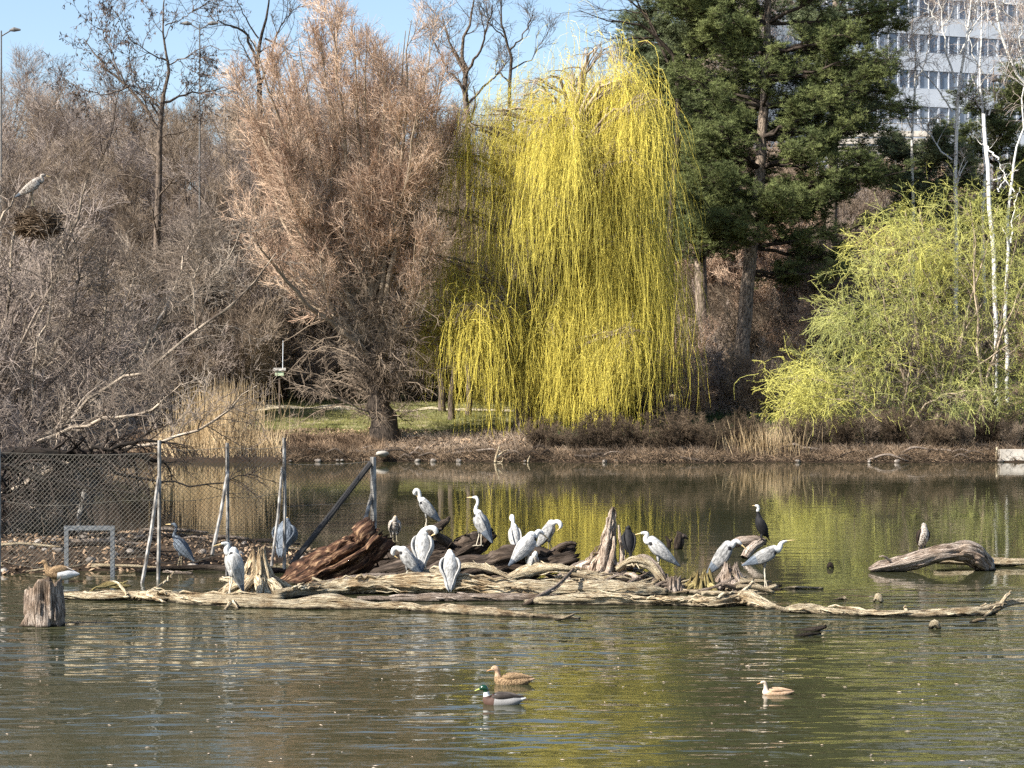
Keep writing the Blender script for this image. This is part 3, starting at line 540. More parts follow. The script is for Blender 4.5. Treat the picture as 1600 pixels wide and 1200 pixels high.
# ------------------------------------------------------------------ yellow weeping willow
def strands(rs, B, d0, L, m=9, out=.25, wig=.13):
    """hanging shoots from points B with start direction d0"""
    n = len(B); d = d0 / (np.linalg.norm(d0, axis=1, keepdims=True) + 1e-9); P = np.zeros((n, m, 3)); P[:, 0] = B; st = (L / (m - 1))[:, None]
    for k in range(1, m):
        d = d * (.50 if k > 1 else 1) + rs.normal(size=(n, 3)) * wig; d[:, 2] -= .55 if k > 1 else out * 0; d /= np.linalg.norm(d, axis=1, keepdims=True); P[:, k] = P[:, k - 1] + d * st
    return P
def yellow_willow():
    D = 99.; o = W(822, 678, D); rs = np.random.RandomState(71)
    root = empty('weeping_willow', o, 0, 'large yellow weeping willow in first leaf with strands hanging almost to the water', 'tree')
    # drape heads: (px, py of the arch top, reach in px of the hem below, half width px, share)
    heads = [(930, 86, 150, 40, 1.5), (900, 103, 170, 50, 1.6), (860, 121, 170, 50, 1.6), (960, 110, 200, 50, 1.6), (978, 121, 260, 40, 1.3), (820, 140, 200, 50, 1.5), (785, 175, 200, 45, 1.2), (742, 205, 180, 40, 1.), (716, 245, 140, 25, .6),
             (974, 140, 270, 50, 1.5), (999, 165, 200, 35, 1.1), (1010, 180, 190, 18, .7), (930, 150, 260, 70, 1.8), (880, 190, 280, 70, 1.8), (830, 220, 260, 60, 1.4), (960, 230, 330, 60, 2.2), (974, 260, 320, 45, 2.), (910, 270, 200, 60, 1.3), (770, 230, 150, 40, .9),
             (745, 295, 190, 25, 1.5), (790, 300, 220, 35, 1.1), (715, 330, 150, 30, .7), (840, 310, 200, 50, .9), (960, 330, 330, 55, 2.6), (962, 370, 300, 40, 2.6), (979, 420, 250, 25, 1.3), (940, 400, 240, 40, 1.6),
             (860, 390, 120, 25, 1.1), (775, 435, 150, 45, 1.2), (810, 450, 120, 25, .8), (700, 420, 100, 35, .6), (672, 495, 75, 20, .9), (680, 400, 60, 20, .4), (855, 505, 160, 32, 2.2), (900, 495, 175, 30, 2.2), (880, 500, 160, 40, 1.8), (745, 480, 205, 22, .9), (752, 560, 125, 16, 1.1), (961, 450, 225, 45, 2.4), (982, 480, 200, 25, 1.6), (968, 560, 120, 35, 1.2), (935, 600, 75, 22, .9), (850, 560, 108, 30, 1.5), (905, 570, 105, 22, 1.3), (690, 470, 70, 22, .5), (660, 500, 60, 14, .5), (720, 430, 130, 30, .8), (760, 470, 110, 28, .8), (960, 560, 110, 30, 1.1), (973, 520, 160, 20, 1.1), (700, 560, 60, 25, .15), (930, 500, 150, 40, 1.), (830, 560, 100, 20, .6)]
    tr = [[[-.1, 0, -.5, .62], [0, 0, 1.2, .48], [-.1, 0, 3.5, .40], [.3, 0, 6.0, .34], [.9, .1, 9., .26], [1.8, .1, 13., .16], [2.9, .1, 17.5, .06]]]
    trunkP = smooth_path(np.array(tr[0]), 40)
    limbs = []; SP = []; ST = []; c_all = []
    for (px, py, hem, hw, sh_) in heads:
        e = W(px, py, D) - o; dy = rs.uniform(-3.6, 3.6) * (.4 if abs(px - 870) > 150 else 1.); e[1] = dy
        zz = max(2.0, min(15.5, e[2] - 2.2 - .25 * abs(e[0]))); j = np.argmin(abs(trunkP[:, 2] - zz)); b = trunkP[j, :3]
        mid = b * .5 + e * .5; mid[2] += 1.0
        limbs.append([[*b, .14], [*mid, .085], [*e, .035]])
        # sub limbs fan over the head
        sh_ = sh_ * (.62 if px < 800 and py < 400 else .68 if px < 815 else .72 if px < 860 and py < 470 else .72 if py < 260 else .9); n = int(500 * sh_); ns = 9; hw = hw * (1 if py < 400 else .8)
        ang = rs.rand(ns) * 6.28; rr = (hw * D / F) * np.sqrt(rs.rand(ns)) * 1.25
        tips = e + np.stack([rr * np.cos(ang), rr * np.sin(ang) * 1.1, -rr * .35 - rs.rand(ns) * .5], 1)
        for t in tips:
            m2 = e * .4 + t * .6; m2[2] += .25; limbs.append([[*(b * .25 + mid * .75 * 1.0), .03], [*m2, .02], [*t, .010]])
        k = rs.randint(0, ns, n); f = rs.rand(n, 1) ** .6
        B = (e[None] * (1 - f) + tips[k] * f) + rs.normal(size=(n, 3)) * np.array([.22, .3, .35])
        q_ = rs.rand(n) < (.45 if py < 400 else .62); jj = rs.rand(n, 1); B[q_] = (mid * (1 - jj) + e * jj)[q_] + (rs.normal(size=(n, 3)) * np.array([.7, .8, .6]))[q_]; B[:, 2] += rs.normal(size=n) * .75 - .35
        keep = vnoise(B * np.array([.6, .4, .28]) + 11.) + .5 * vnoise(B * np.array([1.5, .8, .5]) + 3.) > rs.uniform(-.45, .32, n)
        B, k, n = B[keep], k[keep], int(keep.sum())
        d0 = (tips[k] - e) * .9 + rs.normal(size=(n, 3)) * .35 + np.array([0, 0, .35])
        L = hem * D / F * (.15 + .8 * rs.rand(n) ** .9)
        SP.append(strands(rs, B, d0, L)); ST.append(np.clip(rs.rand(n) * .7 + rs.rand() * .3, 0, 1))
    P0, R0 = skel(rs, tr + limbs, 10, .04)
    t = MB(); t.tubes(P0[:1], R0[:1], 14); t.build('trunk', M['bark'], root, True)
    t = MB(); t.tubes(P0[1:], R0[1:], 4, rs.rand(len(P0) - 1)); t.build('limbs', M['limb_tan'], root, True)
    S = np.concatenate(SP); T = np.concatenate(ST)
    # side shoots
    c = MB(); R = np.full(S.shape[:2], .0075); R[:, -1] = .004; c.tubes(S, R, 3, T)
    P2, R2 = grow(rs, S, R, 2, .5, (15, 55), -.35, .14, .1, .9, .8, .006, 4, .6, 0); c.tubes(P2, R2, 3, rs.rand(len(P2)))
    leaves(c, rs, S, 12, .075, .26, tint=T, droop=1.0); leaves(c, rs, P2, 3, .075, .28, droop=1.2)
    c.build('crown', M['willow'], root)
    Pb, Rb = grow(rs, P0[1:], R0[1:], 5, 1.4, (25, 70), -.25, .2, .3, 1, .5, .010, 6, .5); c2 = MB(); c2.tubes(Pb, Rb, 3, rs.rand(len(Pb))); c2.build('bare_twigs', M['limb_tan'], root)
yellow_willow()

# ------------------------------------------------------------------ green-yellow willow on the right
def green_willow():
    D = 95.; o = W(1450, 705, D); rs = np.random.RandomState(81)
    root = empty('green_willow', o, 0, 'low spreading green-yellow willow overhanging the right bank', 'tree')
    heads = [(1410, 330, 30, 1.), (1450, 320, 40, 1.3), (1500, 318, 45, 1.2), (1550, 325, 40, 1.1), (1600, 335, 40, 1.), (1370, 370, 30, 1.), (1420, 385, 45, 1.8), (1480, 390, 45, 1.5), (1540, 400, 50, 1.3), (1600, 410, 40, 1.), (1345, 420, 30, .8), (1400, 450, 45, 1.1), (1460, 460, 50, 1.1), (1530, 470, 50, 1.), (1590, 480, 45, 1.1),
             (1300, 480, 25, .8), (1290, 500, 25, .6), (1350, 500, 40, .8), (1420, 520, 50, .9), (1490, 530, 50, .9), (1560, 540, 50, 1.), (1240, 590, 35, 1.4), (1230, 630, 22, 1.2), (1275, 620, 35, 1.5), (1290, 570, 35, 1.), (1340, 570, 40, .8), (1380, 620, 40, .8), (1430, 600, 45, .9), (1490, 610, 45, .9), (1540, 610, 45, 1.1), (1590, 620, 40, 1.2), (1640, 500, 50, 1.), (1650, 400, 50, 1.), (1640, 610, 50, 1.), (1330, 610, 35, .7), (1500, 560, 50, .8)]
    limbs = []; SP = []; ST = []
    for (px, py, hw, s) in heads:
        e = W(px, py, D) - o; e[1] = rs.uniform(-2.6, 2.8); bx = rs.uniform(-1.5, 2.5)
        b = np.array([bx, rs.uniform(-.5, .5), rs.uniform(.1, .6)]); mid = b * .5 + e * .5; mid[2] += .7
        limbs.append([[*b, .10], [*mid, .05], [*e, .02]])
        n = int(150 * s); f = rs.rand(n, 1); B = mid * (1 - f) * .35 + e * (1 - (1 - f) * .35) + rs.normal(size=(n, 3)) * np.array([hw * D / F * .75, .9, hw * D / F * .5])
        keep = vnoise(B * .8 + 21.) > rs.uniform(-.6, .35, n); B = B[keep]; n = len(B)
        d0 = rs.normal(size=(n, 3)) + np.array([(e[0]) * .12, -.3, .3]); L = .6 + 1.5 * rs.rand(n)
        dd = d0 / np.linalg.norm(d0, axis=1, keepdims=True); P = np.zeros((n, 6, 3)); P[:, 0] = B
        for k in range(1, 6):
            dd = dd + rs.normal(size=(n, 3)) * .24; dd[:, 2] -= .13; dd /= np.linalg.norm(dd, axis=1, keepdims=True); P[:, k] = P[:, k - 1] + dd * (L / 5)[:, None]
        SP.append(P); hot = {(1240, 590): .9, (1230, 630): .95, (1275, 620): .9, (1420, 385): .85, (1370, 370): .6, (1460, 460): .6, (1480, 390): .7}.get((px, py), rs.uniform(.05, .55))
        ST.append(np.clip(hot + rs.normal(size=n) * .18, 0, 1))
    P0, R0 = skel(rs, limbs, 10, .07); P1, R1 = grow(rs, P0, R0, 7, 1.9, (20, 60), .0, .15, .3, 1, .5, .014, 6, .4)
    t = MB(); t.tubes(P0, R0, 6, rs.rand(len(P0))); t.tubes(P1, R1, 4, rs.rand(len(P1))); t.build('limbs', M['limb_tan'], root, True)
    Pz, Rz = grow(rs, P1, R1, 7, .9, (20, 65), .0, .2, .1, 1, .6, .009, 5, .5); cz = MB(); cz.tubes(Pz, Rz, 3, rs.rand(len(Pz))); cz.build('bare_twigs', M['twig_grey'], root)
    S = np.concatenate(SP); T = np.concatenate(ST); c = MB(); R = np.full(S.shape[:2], .0075); c.tubes(S, R, 3, T)
    P2, R2 = grow(rs, S, R, 4, .42, (20, 60), -.2, .14, .1, .95, .8, .0055, 4, .6, 0); T2 = np.repeat(T, 4); c.tubes(P2, R2, 3, T2)
    leaves(c, rs, S, 8, .085, .24, tint=T, droop=.3); leaves(c, rs, P2, 3, .075, .24, tint=T2, droop=.3); c.build('crown', M['willow2'], root)
green_willow()

# ------------------------------------------------------------------ pines
def pine(px, D, base_py, top_z, layers, label, seed, m_needle, tr=.5, trunk_px=None, tuft=.21):
    rs = np.random.RandomState(seed); o = W(px, base_py, D); root = empty('pine_tree', o, 0, label, 'tree', 'pine trees on the right bank')
    tp = [[0, 0, -.6, tr * 1.25]] + [[*(W(a, b, D) - o)[[0, 1, 2]], r] for a, b, r in trunk_px]
    P0, R0 = skel(rs, [tp], 24, .03); tx = P0[0]
    L = []; tips = []
    for (ax, ay, py0, dep) in layers:      # branch tip in photo px, branch root height py0, depth offset m
        e = W(ax, ay, D) - o; e[1] = dep; z0 = (W(0, py0, D) - o)[2]; j = np.argmin(abs(tx[:, 2] - z0)); b = tx[j]
        mid = b * .5 + e * .5; mid[2] -= .25; L.append([[*b, .11], [*mid, .07], [*e, .02]])
    Pb, Rb = skel(rs, L, 10, .06)
    P1, R1 = grow(rs, Pb, Rb, 14, 1.6, (30, 75), .10, .12, .25, 1, .5, .02, 6, .4, .5); P1[:, :, 2] = P1[:, :1, 2] + (P1[:, :, 2] - P1[:, :1, 2]) * .5
    P2, R2 = grow(rs, P1, R1, 8, .75, (25, 65), .12, .12, .2, 1, .6, .012, 4, .6, .3); P2[:, :, 2] = P2[:, :1, 2] + (P2[:, :, 2] - P2[:, :1, 2]) * .75
    t = MB(); t.tubes(P0, R0, 14); t.build('trunk', M['bark_pine'], root, True)
    t = MB(); t.tubes(Pb, Rb, 6); t.tubes(P1, R1, 3); t.tubes(P2, R2, 3); t.build('branches', M['bark_dark'], root, True)
    # tufts of needles at twig ends and along twigs
    C = np.concatenate([P2[:, -1], P2[:, 2], P1[:, -1], P1[:, -2], P2[:, 1], P2[:, -1]]); C = C + rs.normal(size=C.shape) * .10
    n = len(C); k = 14; cc = np.repeat(C, k, 0); d = rs.normal(size=(n * k, 3)); d[:, 2] = np.abs(d[:, 2]) * .9 + .1; d /= np.linalg.norm(d, axis=1, keepdims=True)
    s = np.cross(d, rs.normal(size=(n * k, 3))); s /= np.linalg.norm(s, axis=1, keepdims=True); l = tuft * (.6 + .6 * rs.rand(n * k))[:, None]
    V = np.stack([cc - s * .010, cc + s * .010, cc + d * l + s * .004, cc + d * l - s * .004], 1).reshape(-1, 3)
    tt = np.repeat(np.clip(rs.rand(n) * .7 + .3 * rs.rand(n), 0, 1), k * 4)
    c = MB(); c.add(V, np.arange(len(V)).reshape(-1, 4), None, None, tt); c.build('crown', m_needle, root)
rl = random.Random(3); lay = []
def fan(y0, y1, n, xl, xr, cx=1190):
    for i in range(n):
        t = (i + .5) / n; py = y0 + (y1 - y0) * t; a = rl.uniform(0, 6.283); xx = cx + (xr - cx) * math.cos(a) if math.cos(a) > 0 else cx + (cx - xl) * math.cos(a)
        lay.append((xx, py - rl.uniform(0, 18), py + rl.uniform(15, 60), 4.2 * math.sin(a)))
fan(-260, -60, 26, 1040, 1330); fan(-60, 60, 26, 1010, 1400); fan(60, 180, 26, 1060, 1400); fan(180, 300, 22, 1060, 1380); fan(280, 365, 18, 1060, 1390)
lay += [(1400, 160, 220, -.5), (1420, 165, 230, .5), (1390, 100, 160, .8), (1385, 20, 90, 0.), (1400, 30, 100, 1.), (1395, 265, 310, 0.), (1410, 270, 320, -1.), (1340, 400, 400, 1.), (1320, 420, 410, -1.), (1240, 425, 415, 1.5)]
pine(1150, 108, 662, 24, lay, 'big dark green pine with thick trunk leaning slightly right between the two willows', 91, M['needle'], .42, [(1150, 640, .46), (1160, 540, .40), (1170, 430, .36), (1185, 300, .30), (1195, 150, .24), (1200, 0, .16), (1205, -240, .05)])
lay = []; fan(-200, 40, 26, 960, 1150, 1070); fan(40, 200, 24, 1000, 1150, 1075); fan(200, 380, 22, 1030, 1150, 1080)
lay += [(975, 60, 110, 0), (985, 20, 80, 1), (1000, 100, 150, -1)]
pine(1100, 116, 655, 24, lay, 'blue-green pine rising directly behind the right edge of the yellow willow', 92, M['needle2'], .4, [(1100, 640, .4), (1095, 400, .33), (1085, 200, .25), (1075, 0, .17), (1070, -220, .05)])
lay = []; fan(-180, 60, 22, 1230, 1400, 1310); fan(60, 200, 12, 1240, 1390, 1310)
pine(1300, 128, 560, 24, lay, 'farther pine whose bare trunk shows between the big pine and the birches', 93, M['needle2'], .4, [(1300, 540, .38), (1300, 380, .34), (1302, 230, .3), (1306, 0, .2), (1310, -200, .05)])
lay = []; fan(210, 330, 18, 1395, 1500, 1450)
pine(1450, 118, 560, 9, lay, 'small rounded pine behind the green-yellow willow', 94, M['needle2'], .18, [(1450, 500, .16), (1450, 380, .12), (1450, 195, .03)], .2)
lay = []; fan(115, 330, 24, 1480, 1640, 1550)
pine(1555, 122, 560, 12, lay, 'conical yellowish green conifer behind the white birches', 95, M['needle'], .2, [(1555, 500, .18), (1555, 300, .12), (1553, 100, .02)], .2)

# ------------------------------------------------------------------ birches
bl = [dict(n=9, length=2.2, ang=(25, 60), trop=.1, wig=.18, t0=.25, ratio=.5, rmin=.018, m=6), dict(n=7, length=1.2, ang=(25, 60), trop=-.15, wig=.15, t0=.2, ratio=.55, rmin=.011, m=5), dict(n=5, length=.7, ang=(20, 55), trop=-.35, wig=.12, ratio=.6, rmin=.008, m=4)]
bs = [dict(n=4, length=.9, ang=(30, 70), trop=.1, wig=.2, t0=.3, ratio=.5, rmin=.014, m=5), dict(n=3, length=.5, ang=(25, 60), trop=.1, wig=.2, t0=.2, ratio=.5, rmin=.008, m=4)]
G = 'white birches behind the green-yellow willow'
feature_tree('birch_tree', 104, [[(1556, 660, 0.136), (1562, 520, 0.128), (1560, 380, 0.120), (1561, 260, 0.112), (1560, 165, 0.096)], [(1560, 250, 0.048), (1545, 230, 0.036), (1533, 216, 0.016)], [(1561, 300, 0.040), (1575, 275, 0.024), (1600, 262, 0.016)]], bs, M['bark_birch'], M['twig_grey'], 'birch with a bare white trunk broken off at the top', 101, (1556, 660), group=G)
feature_tree('birch_tree', 106, [[(1575, 660, 0.112), (1577, 540, 0.104), (1578, 420, 0.088), (1583, 320, 0.080), (1592, 260, 0.064), (1606, 200, 0.048), (1620, 100, 0.024)], [(1580, 380, 0.048), (1588, 330, 0.032), (1602, 290, 0.016)], [(1585, 300, 0.040), (1572, 270, 0.024), (1566, 240, 0.016)]], bs, M['bark_birch'], M['twig_grey'], 'thin birch curving right close beside the broken birch trunk', 102, (1575, 660), group=G)
feature_tree('birch_tree', 112, [[(1490, 600, 0.136), (1492, 420, 0.120), (1488, 300, 0.104), (1490, 190, 0.096), (1494, 140, 0.080), (1500, 80, 0.072), (1508, 20, 0.048), (1512, -40, 0.024)], [(1492, 130, 0.064), (1478, 70, 0.048), (1468, 20, 0.032), (1460, -30, 0.024)], [(1500, 85, 0.056), (1518, 50, 0.040), (1530, 0, 0.032), (1535, -40, 0.016)], [(1489, 175, 0.056), (1465, 140, 0.040), (1435, 105, 0.032), (1410, 80, 0.016)], [(1490, 200, 0.048), (1508, 150, 0.032), (1520, 110, 0.016)], [(1488, 250, 0.048), (1465, 215, 0.032), (1440, 170, 0.024), (1420, 140, 0.012)], [(1466, 40, 0.032), (1452, 10, 0.024), (1440, -30, 0.016)]], bl, M['bark_birch'], M['twig_mauve'], 'tall branching birch in front of the white office building', 103, (1490, 600), group=G)
feature_tree('birch_tree', 115, [[(1425, 560, .12), (1428, 350, .1), (1422, 220, .08), (1430, 120, .06), (1424, 40, .04), (1428, -40, .02)], [(1424, 200, .05), (1400, 140, .03), (1385, 80, .015)], [(1428, 140, .05), (1448, 80, .03), (1455, 10, .015)]], bl, M['bark_birch'], M['twig_mauve'], 'slender birch between the big pine and the tall branching birch', 105, (1425, 560), group=G)
feature_tree('birch_tree', 117, [[(1540, 560, .12), (1538, 350, .1), (1545, 200, .08), (1540, 100, .06), (1548, 20, .04), (1545, -50, .02)], [(1545, 180, .05), (1570, 110, .03), (1580, 40, .015)], [(1540, 120, .05), (1518, 70, .03), (1510, 0, .015)]], bl, M['bark_birch'], M['twig_mauve'], 'slender birch rising behind the conical yellowish conifer', 106, (1540, 560), group=G)
feature_tree('birch_tree', 100, [[(1640, 640, 0.128), (1635, 400, 0.112), (1625, 250, 0.096), (1606, 145, 0.088), (1585, 110, 0.080), (1565, 70, 0.072), (1556, 30, 0.064), (1545, -20, 0.040)], [(1556, 30, 0.040), (1570, -10, 0.024)], [(1610, 150, 0.048), (1595, 90, 0.032), (1590, 40, 0.024)], [(1600, 135, 0.040), (1610, 80, 0.032), (1612, 20, 0.016)]], bl, M['bark_birch'], M['twig_mauve'], 'birch limb bending in from the upper right corner', 104, (1640, 640), group=G)

# ------------------------------------------------------------------ office building, wall, lamps
def building():
    D0 = 186.; x0 = (1258 - 800) * D0 / F; p0 = np.array([x0, D0 - 1, 0]); th = R_(19)
    root = empty('office_building', (p0[0], p0[1], 20.5), th, 'white panelled office block with rows of dark windows on the hill at upper right', 'building')
    n_b = 40; pitch = 1.05; fl = 3.32; Wd = n_b * pitch; nf = 10; dep = 16
    # photo row A window top y=53 at px 1345 -> z
    zA = H + 547 * 188.5 / F - 20.5          # top of row A windows, local
    winh = 1.62; base = zA - 3 * fl          # row index 3 = row A
    mb = MB(); mb.box((Wd / 2, dep / 2 + .25, (base + nf * fl) / 2), (Wd, dep, base + nf * fl)); mb.build('wall', M['recess'], root)
    for f in range(nf):
        s = MB(); zt = base + f * fl                   # top of windows of floor f
        for i in range(0, n_b, 2): s.box(((i + 1) * pitch, .12, zt + (fl - winh) / 2), (pitch * 2 - .05, .2, fl - winh - .04))
        s.build('facade_panel', M['panel'], root)
    s = MB()
    for i in range(0, n_b, 2): s.box(((i + 1) * pitch, .12, (base - winh - 0.02) / 2), (pitch * 2 - .05, .2, base - winh - .06))
    s.build('facade_panel', M['panel'], root)
    for f in range(nf):
        mu = MB()
        for i in range(n_b + 1): mu.box((i * pitch, .14, base + f * fl - winh / 2), (.20 if i % 2 else .11, .2, winh))
        mu.build('mullion_row', M['mullion'], root)
    other = MB()
    for f in range(nf):
        for i in range(n_b):
            c = ((i + .5) * pitch, .19, base + f * fl - winh / 2); d = (pitch - .2, .08, winh - .02)
            if f in (2, 3, 4) and 8 <= i < 39: MB().box(c, d).build('window', M['glass'], root)
            else: other.box(c, d)
    tag(other.build('windows_farther', M['glass'], root), kind='stuff')
    MB().box((Wd / 2, dep / 2, base + nf * fl + .2), (Wd + .6, dep + .6, .4)).build('roof', M['concrete'], root)
building()
def terrace_wall():
    D = 158; root = empty('retaining_wall', W(1385, 262, D), 0, 'pale stone terrace wall with rail courses below the office block', 'wall')
    mb = MB()
    for k in range(5): mb.box((0, k * .35, .3 + k * .62), (9, .4, .42))
    mb.build('stone_courses', M['concrete'], root)
    r = MB()
    for k in range(2): r.tube([(-4.5, 1.6, 3.6 + k * .4), (4.5, 1.6, 3.6 + k * .4)], .04, 6)
    for k in range(7): r.tube([(-4.5 + k * 1.5, 1.6, 2.8), (-4.5 + k * 1.5, 1.6, 4.05)], .04, 6)
    r.build('railing', M['post'], root)
terrace_wall()
def lamp(px, top, D, label, arms):
    o = W(px, top, D); z = hz(o[0], o[1]); root = empty('street_lamp', (o[0], o[1], z), 0, label, 'street lamp', 'tall street lamps in the wood'); h = o[2] - z
    lm = M.setdefault('lamp_paint', flat('grey_lamp_paint', (.14, .135, .13), .7))
    MB().tube([(0, 0, 0), (0, 0, h)], [.08, .04], 10).build('pole', lm, root)
    for a in arms:
        m_ = MB(); m_.tube([(0, 0, h - .3), (a * .5, 0, h)], .035, 6); m_.build('arm', lm, root)
        hd = MB(); hd.tube([(a * .45, 0, h + .02), (a * .7, 0, h + .07), (a * 1.05, 0, h + .05)], [.05, .13, .05], 10); hd.build('lamp_head', lm, root)
lamp(312, 38, 116, 'tall twin-headed street lamp seen through the pod-laden tree', (-1, 1)); lamp(2, 48, 112, 'plain tall lamp pole at the left edge of the wood', (1,))

# ------------------------------------------------------------------ near left thicket: leaning bare willow over the mudbank
def thicket():
    D = 46.; o = W(-70, 850, D); rs = np.random.RandomState(111)
    root = empty('leaning_willow', o, 0, 'sprawling bare willow leaning over the muddy spit with pale curving branches', 'tree')
    ls = [([(-70, 850, 0.130), (-60, 760, 0.110), (20, 715, 0.080), (120, 712, 0.055), (200, 720, 0.035), (250, 728, 0.022)], 43), ([(-60, 770, 0.080), (20, 700, 0.065), (90, 672, 0.050), (140, 630, 0.045), (190, 592, 0.035), (240, 578, 0.038), (310, 522, 0.034), (380, 470, 0.026), (440, 400, 0.009)], 47),
          ([(140, 630, 0.035), (215, 560, 0.038), (250, 500, 0.034), (295, 462, 0.030), (345, 415, 0.022), (372, 358, 0.009)], 48), ([(246, 500, 0.026), (272, 440, 0.022), (278, 390, 0.017), (297, 348, 0.007)], 48), ([(305, 512, 0.015), (303, 450, 0.013), (312, 408, 0.009), (298, 366, 0.006)], 47.3),
          ([(150, 620, 0.038), (162, 540, 0.026), (172, 470, 0.019), (168, 430, 0.013), (182, 385, 0.007)], 49), ([(50, 640, 0.038), (60, 550, 0.026), (84, 480, 0.019), (86, 420, 0.009)], 47), ([(175, 590, 0.022), (195, 480, 0.015), (218, 410, 0.007)], 49.5),
          ([(-60, 800, 0.070), (30, 762, 0.045), (110, 720, 0.035), (200, 700, 0.038), (262, 690, 0.034), (320, 668, 0.026), (365, 635, 0.019), (405, 602, 0.007)], 42), ([(-60, 750, 0.070), (-20, 600, 0.050), (20, 480, 0.040), (30, 380, 0.038), (60, 300, 0.015)], 50), ([(-60, 760, 0.070), (10, 600, 0.050), (80, 480, 0.035), (120, 380, 0.038), (150, 290, 0.015)], 52),
          ([(-60, 700, 0.060), (-30, 500, 0.050), (-10, 380, 0.035), (20, 300, 0.022)], 49), ([(0, 650, 0.040), (80, 560, 0.045), (120, 480, 0.038), (130, 420, 0.022), (120, 350, 0.009)], 48), ([(60, 690, 0.045), (150, 660, 0.038), (240, 640, 0.030), (300, 600, 0.015)], 45), ([(-60, 730, 0.060), (40, 660, 0.040), (130, 600, 0.045), (200, 540, 0.030), (240, 470, 0.011)], 51),
          ([(20, 710, 0.038), (70, 740, 0.030), (130, 770, 0.015), (190, 830, 0.007)], 43.5), ([(-20, 720, 0.045), (30, 760, 0.030), (90, 800, 0.022), (140, 830, 0.009)], 44.5), ([(120, 712, 0.038), (200, 745, 0.022), (245, 770, 0.015), (300, 770, 0.009), (390, 745, 0.006)], 42), ([(170, 585, 0.022), (225, 625, 0.015), (260, 600, 0.006)], 47)]
    ls = [l for i, l in enumerate(ls) if i not in (0, 15, 16, 17)]
    L = []
    for pts, d in ls: L += px_lines([pts], d, rs, .5)
    P0, R0 = skel(rs, L, 14, .03); P0 -= o
    Ld = []
    for pts, d in [([(-70, 735, .16), (0, 716, .13), (70, 708, .11), (140, 714, .09), (200, 716, .06), (255, 724, .03)], 40.7), ([(-60, 720, .1), (20, 728, .07), (90, 745, .05), (170, 756, .03), (240, 762, .012)], 40.2), ([(0, 716, .06), (50, 740, .04), (110, 790, .02), (135, 830, .01)], 41.2), ([(60, 710, .05), (130, 735, .035), (180, 770, .02), (215, 800, .01)], 40.4),
                   ([(120, 712, .05), (170, 700, .04), (230, 690, .03), (290, 695, .012)], 40.4), ([(-60, 760, .08), (0, 775, .05), (60, 770, .03), (110, 750, .012)], 40.2), ([(150, 715, .04), (200, 740, .03), (260, 752, .02), (330, 758, .015), (395, 742, .008)], 39.7), ([(20, 720, .05), (10, 770, .03), (-10, 830, .012)], 41.2)]:
        Ld += px_lines([pts], d, rs, .4)
    Pd, Rd = skel(rs, Ld, 12, .04); Pd -= o
    Pe, Re = grow(rs, Pd, Rd, 24, .9, (25, 70), -.15, .2, .08, 1, .5, .009, 6, .35, .3); Pf, Rf = grow(rs, Pe, Re, 6, .4, (25, 70), -.1, .2, .1, 1, .55, .006, 5, .5)
    t = MB(); t.tubes(Pd, Rd, 8); t.build('lower_limbs', M['bark_shaded'], root, True); t = MB(); t.tubes(Pe, Re, 4, rs.rand(len(Pe))); t.tubes(Pf, Rf, 3, rs.rand(len(Pf))); t.build('hanging_twigs', M['twig_shaded'], root)
    P1, R1 = grow(rs, P0, R0, 24, 1.35, (25, 75), .1, .17, .08, 1, .5, .009, 7, .35, .35)
    P2, R2 = grow(rs, P1, R1, 9, .6, (25, 70), .05, .2, .1, 1, .55, .0055, 5, .5)
    P3, R3 = grow(rs, P2, R2, 4, .26, (25, 70), .0, .22, .1, 1, .6, .0042, 4, .6)
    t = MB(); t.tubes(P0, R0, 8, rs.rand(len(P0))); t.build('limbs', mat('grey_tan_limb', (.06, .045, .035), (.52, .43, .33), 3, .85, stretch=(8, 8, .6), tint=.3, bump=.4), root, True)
    c = MB()
    for P, R in ((P1, R1), (P2, R2), (P3, R3)): c.tubes(P, R, 3, rs.rand(len(P)))
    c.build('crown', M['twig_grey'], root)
thicket()
ns_ = shrub_proto('tangled_shrub', 121, 4.0, 2.6, M['twig_mauve'], 20, .006, .05, 1.3, M['twig_grey'])
NL = ['tangled bare shrub under the heron nest at the left edge', 'tangled bare shrub behind the pale curving branches', 'bare shrub low at the left edge behind the fence', 'tall tangled shrub filling the left edge above the spit', 'small bare shrub between the nest tree and the reeds', 'twiggy shrub behind the dark horizontal limb', 'rear bare shrub of the spit, half hidden by the leaning willow']
for i, (px, D, s) in enumerate([(-30, 49, 1.35), (40, 53, 1.45), (-20, 44.5, .75), (-90, 47, 1.7), (120, 57, 1.1), (-40, 56, 1.6), (-120, 52, 1.9)]):
    x = (px - 800) * D / F
    place(ns_, (x, D, max(-.1, hz(x, D)) - .05), i * 1.3, s, NL[i], 'shrub', 'tangled shrubs on the muddy spit')

def nest():
    rs = np.random.RandomState(7); o = W(58, 350, 47.); root = None
    n = 800; a = rs.rand(n) * 6.28; r = .46 * np.sqrt(rs.rand(n)); z = (rs.rand(n) - .5) * .75 * (1 - .6 * r / .46)
    c = np.stack([r * np.cos(a), r * np.sin(a), z], 1); d = np.stack([-np.sin(a) + rs.normal(size=n) * .4, np.cos(a) + rs.normal(size=n) * .4, rs.normal(size=n) * .35], 1); d /= np.linalg.norm(d, axis=1, keepdims=True)
    L = .16 + .22 * rs.rand(n); P = np.stack([c - d * L[:, None], c, c + d * L[:, None]], 1); mb = MB(); mb.tubes(P, np.full((n, 3), .009), 3, rs.rand(n))
    t = mb.build('heron_nest', M['twig_dark'], None); t.location = o; tag(t, 'dark round stick nest in the bare branches near the left edge', 'nest')
nest()

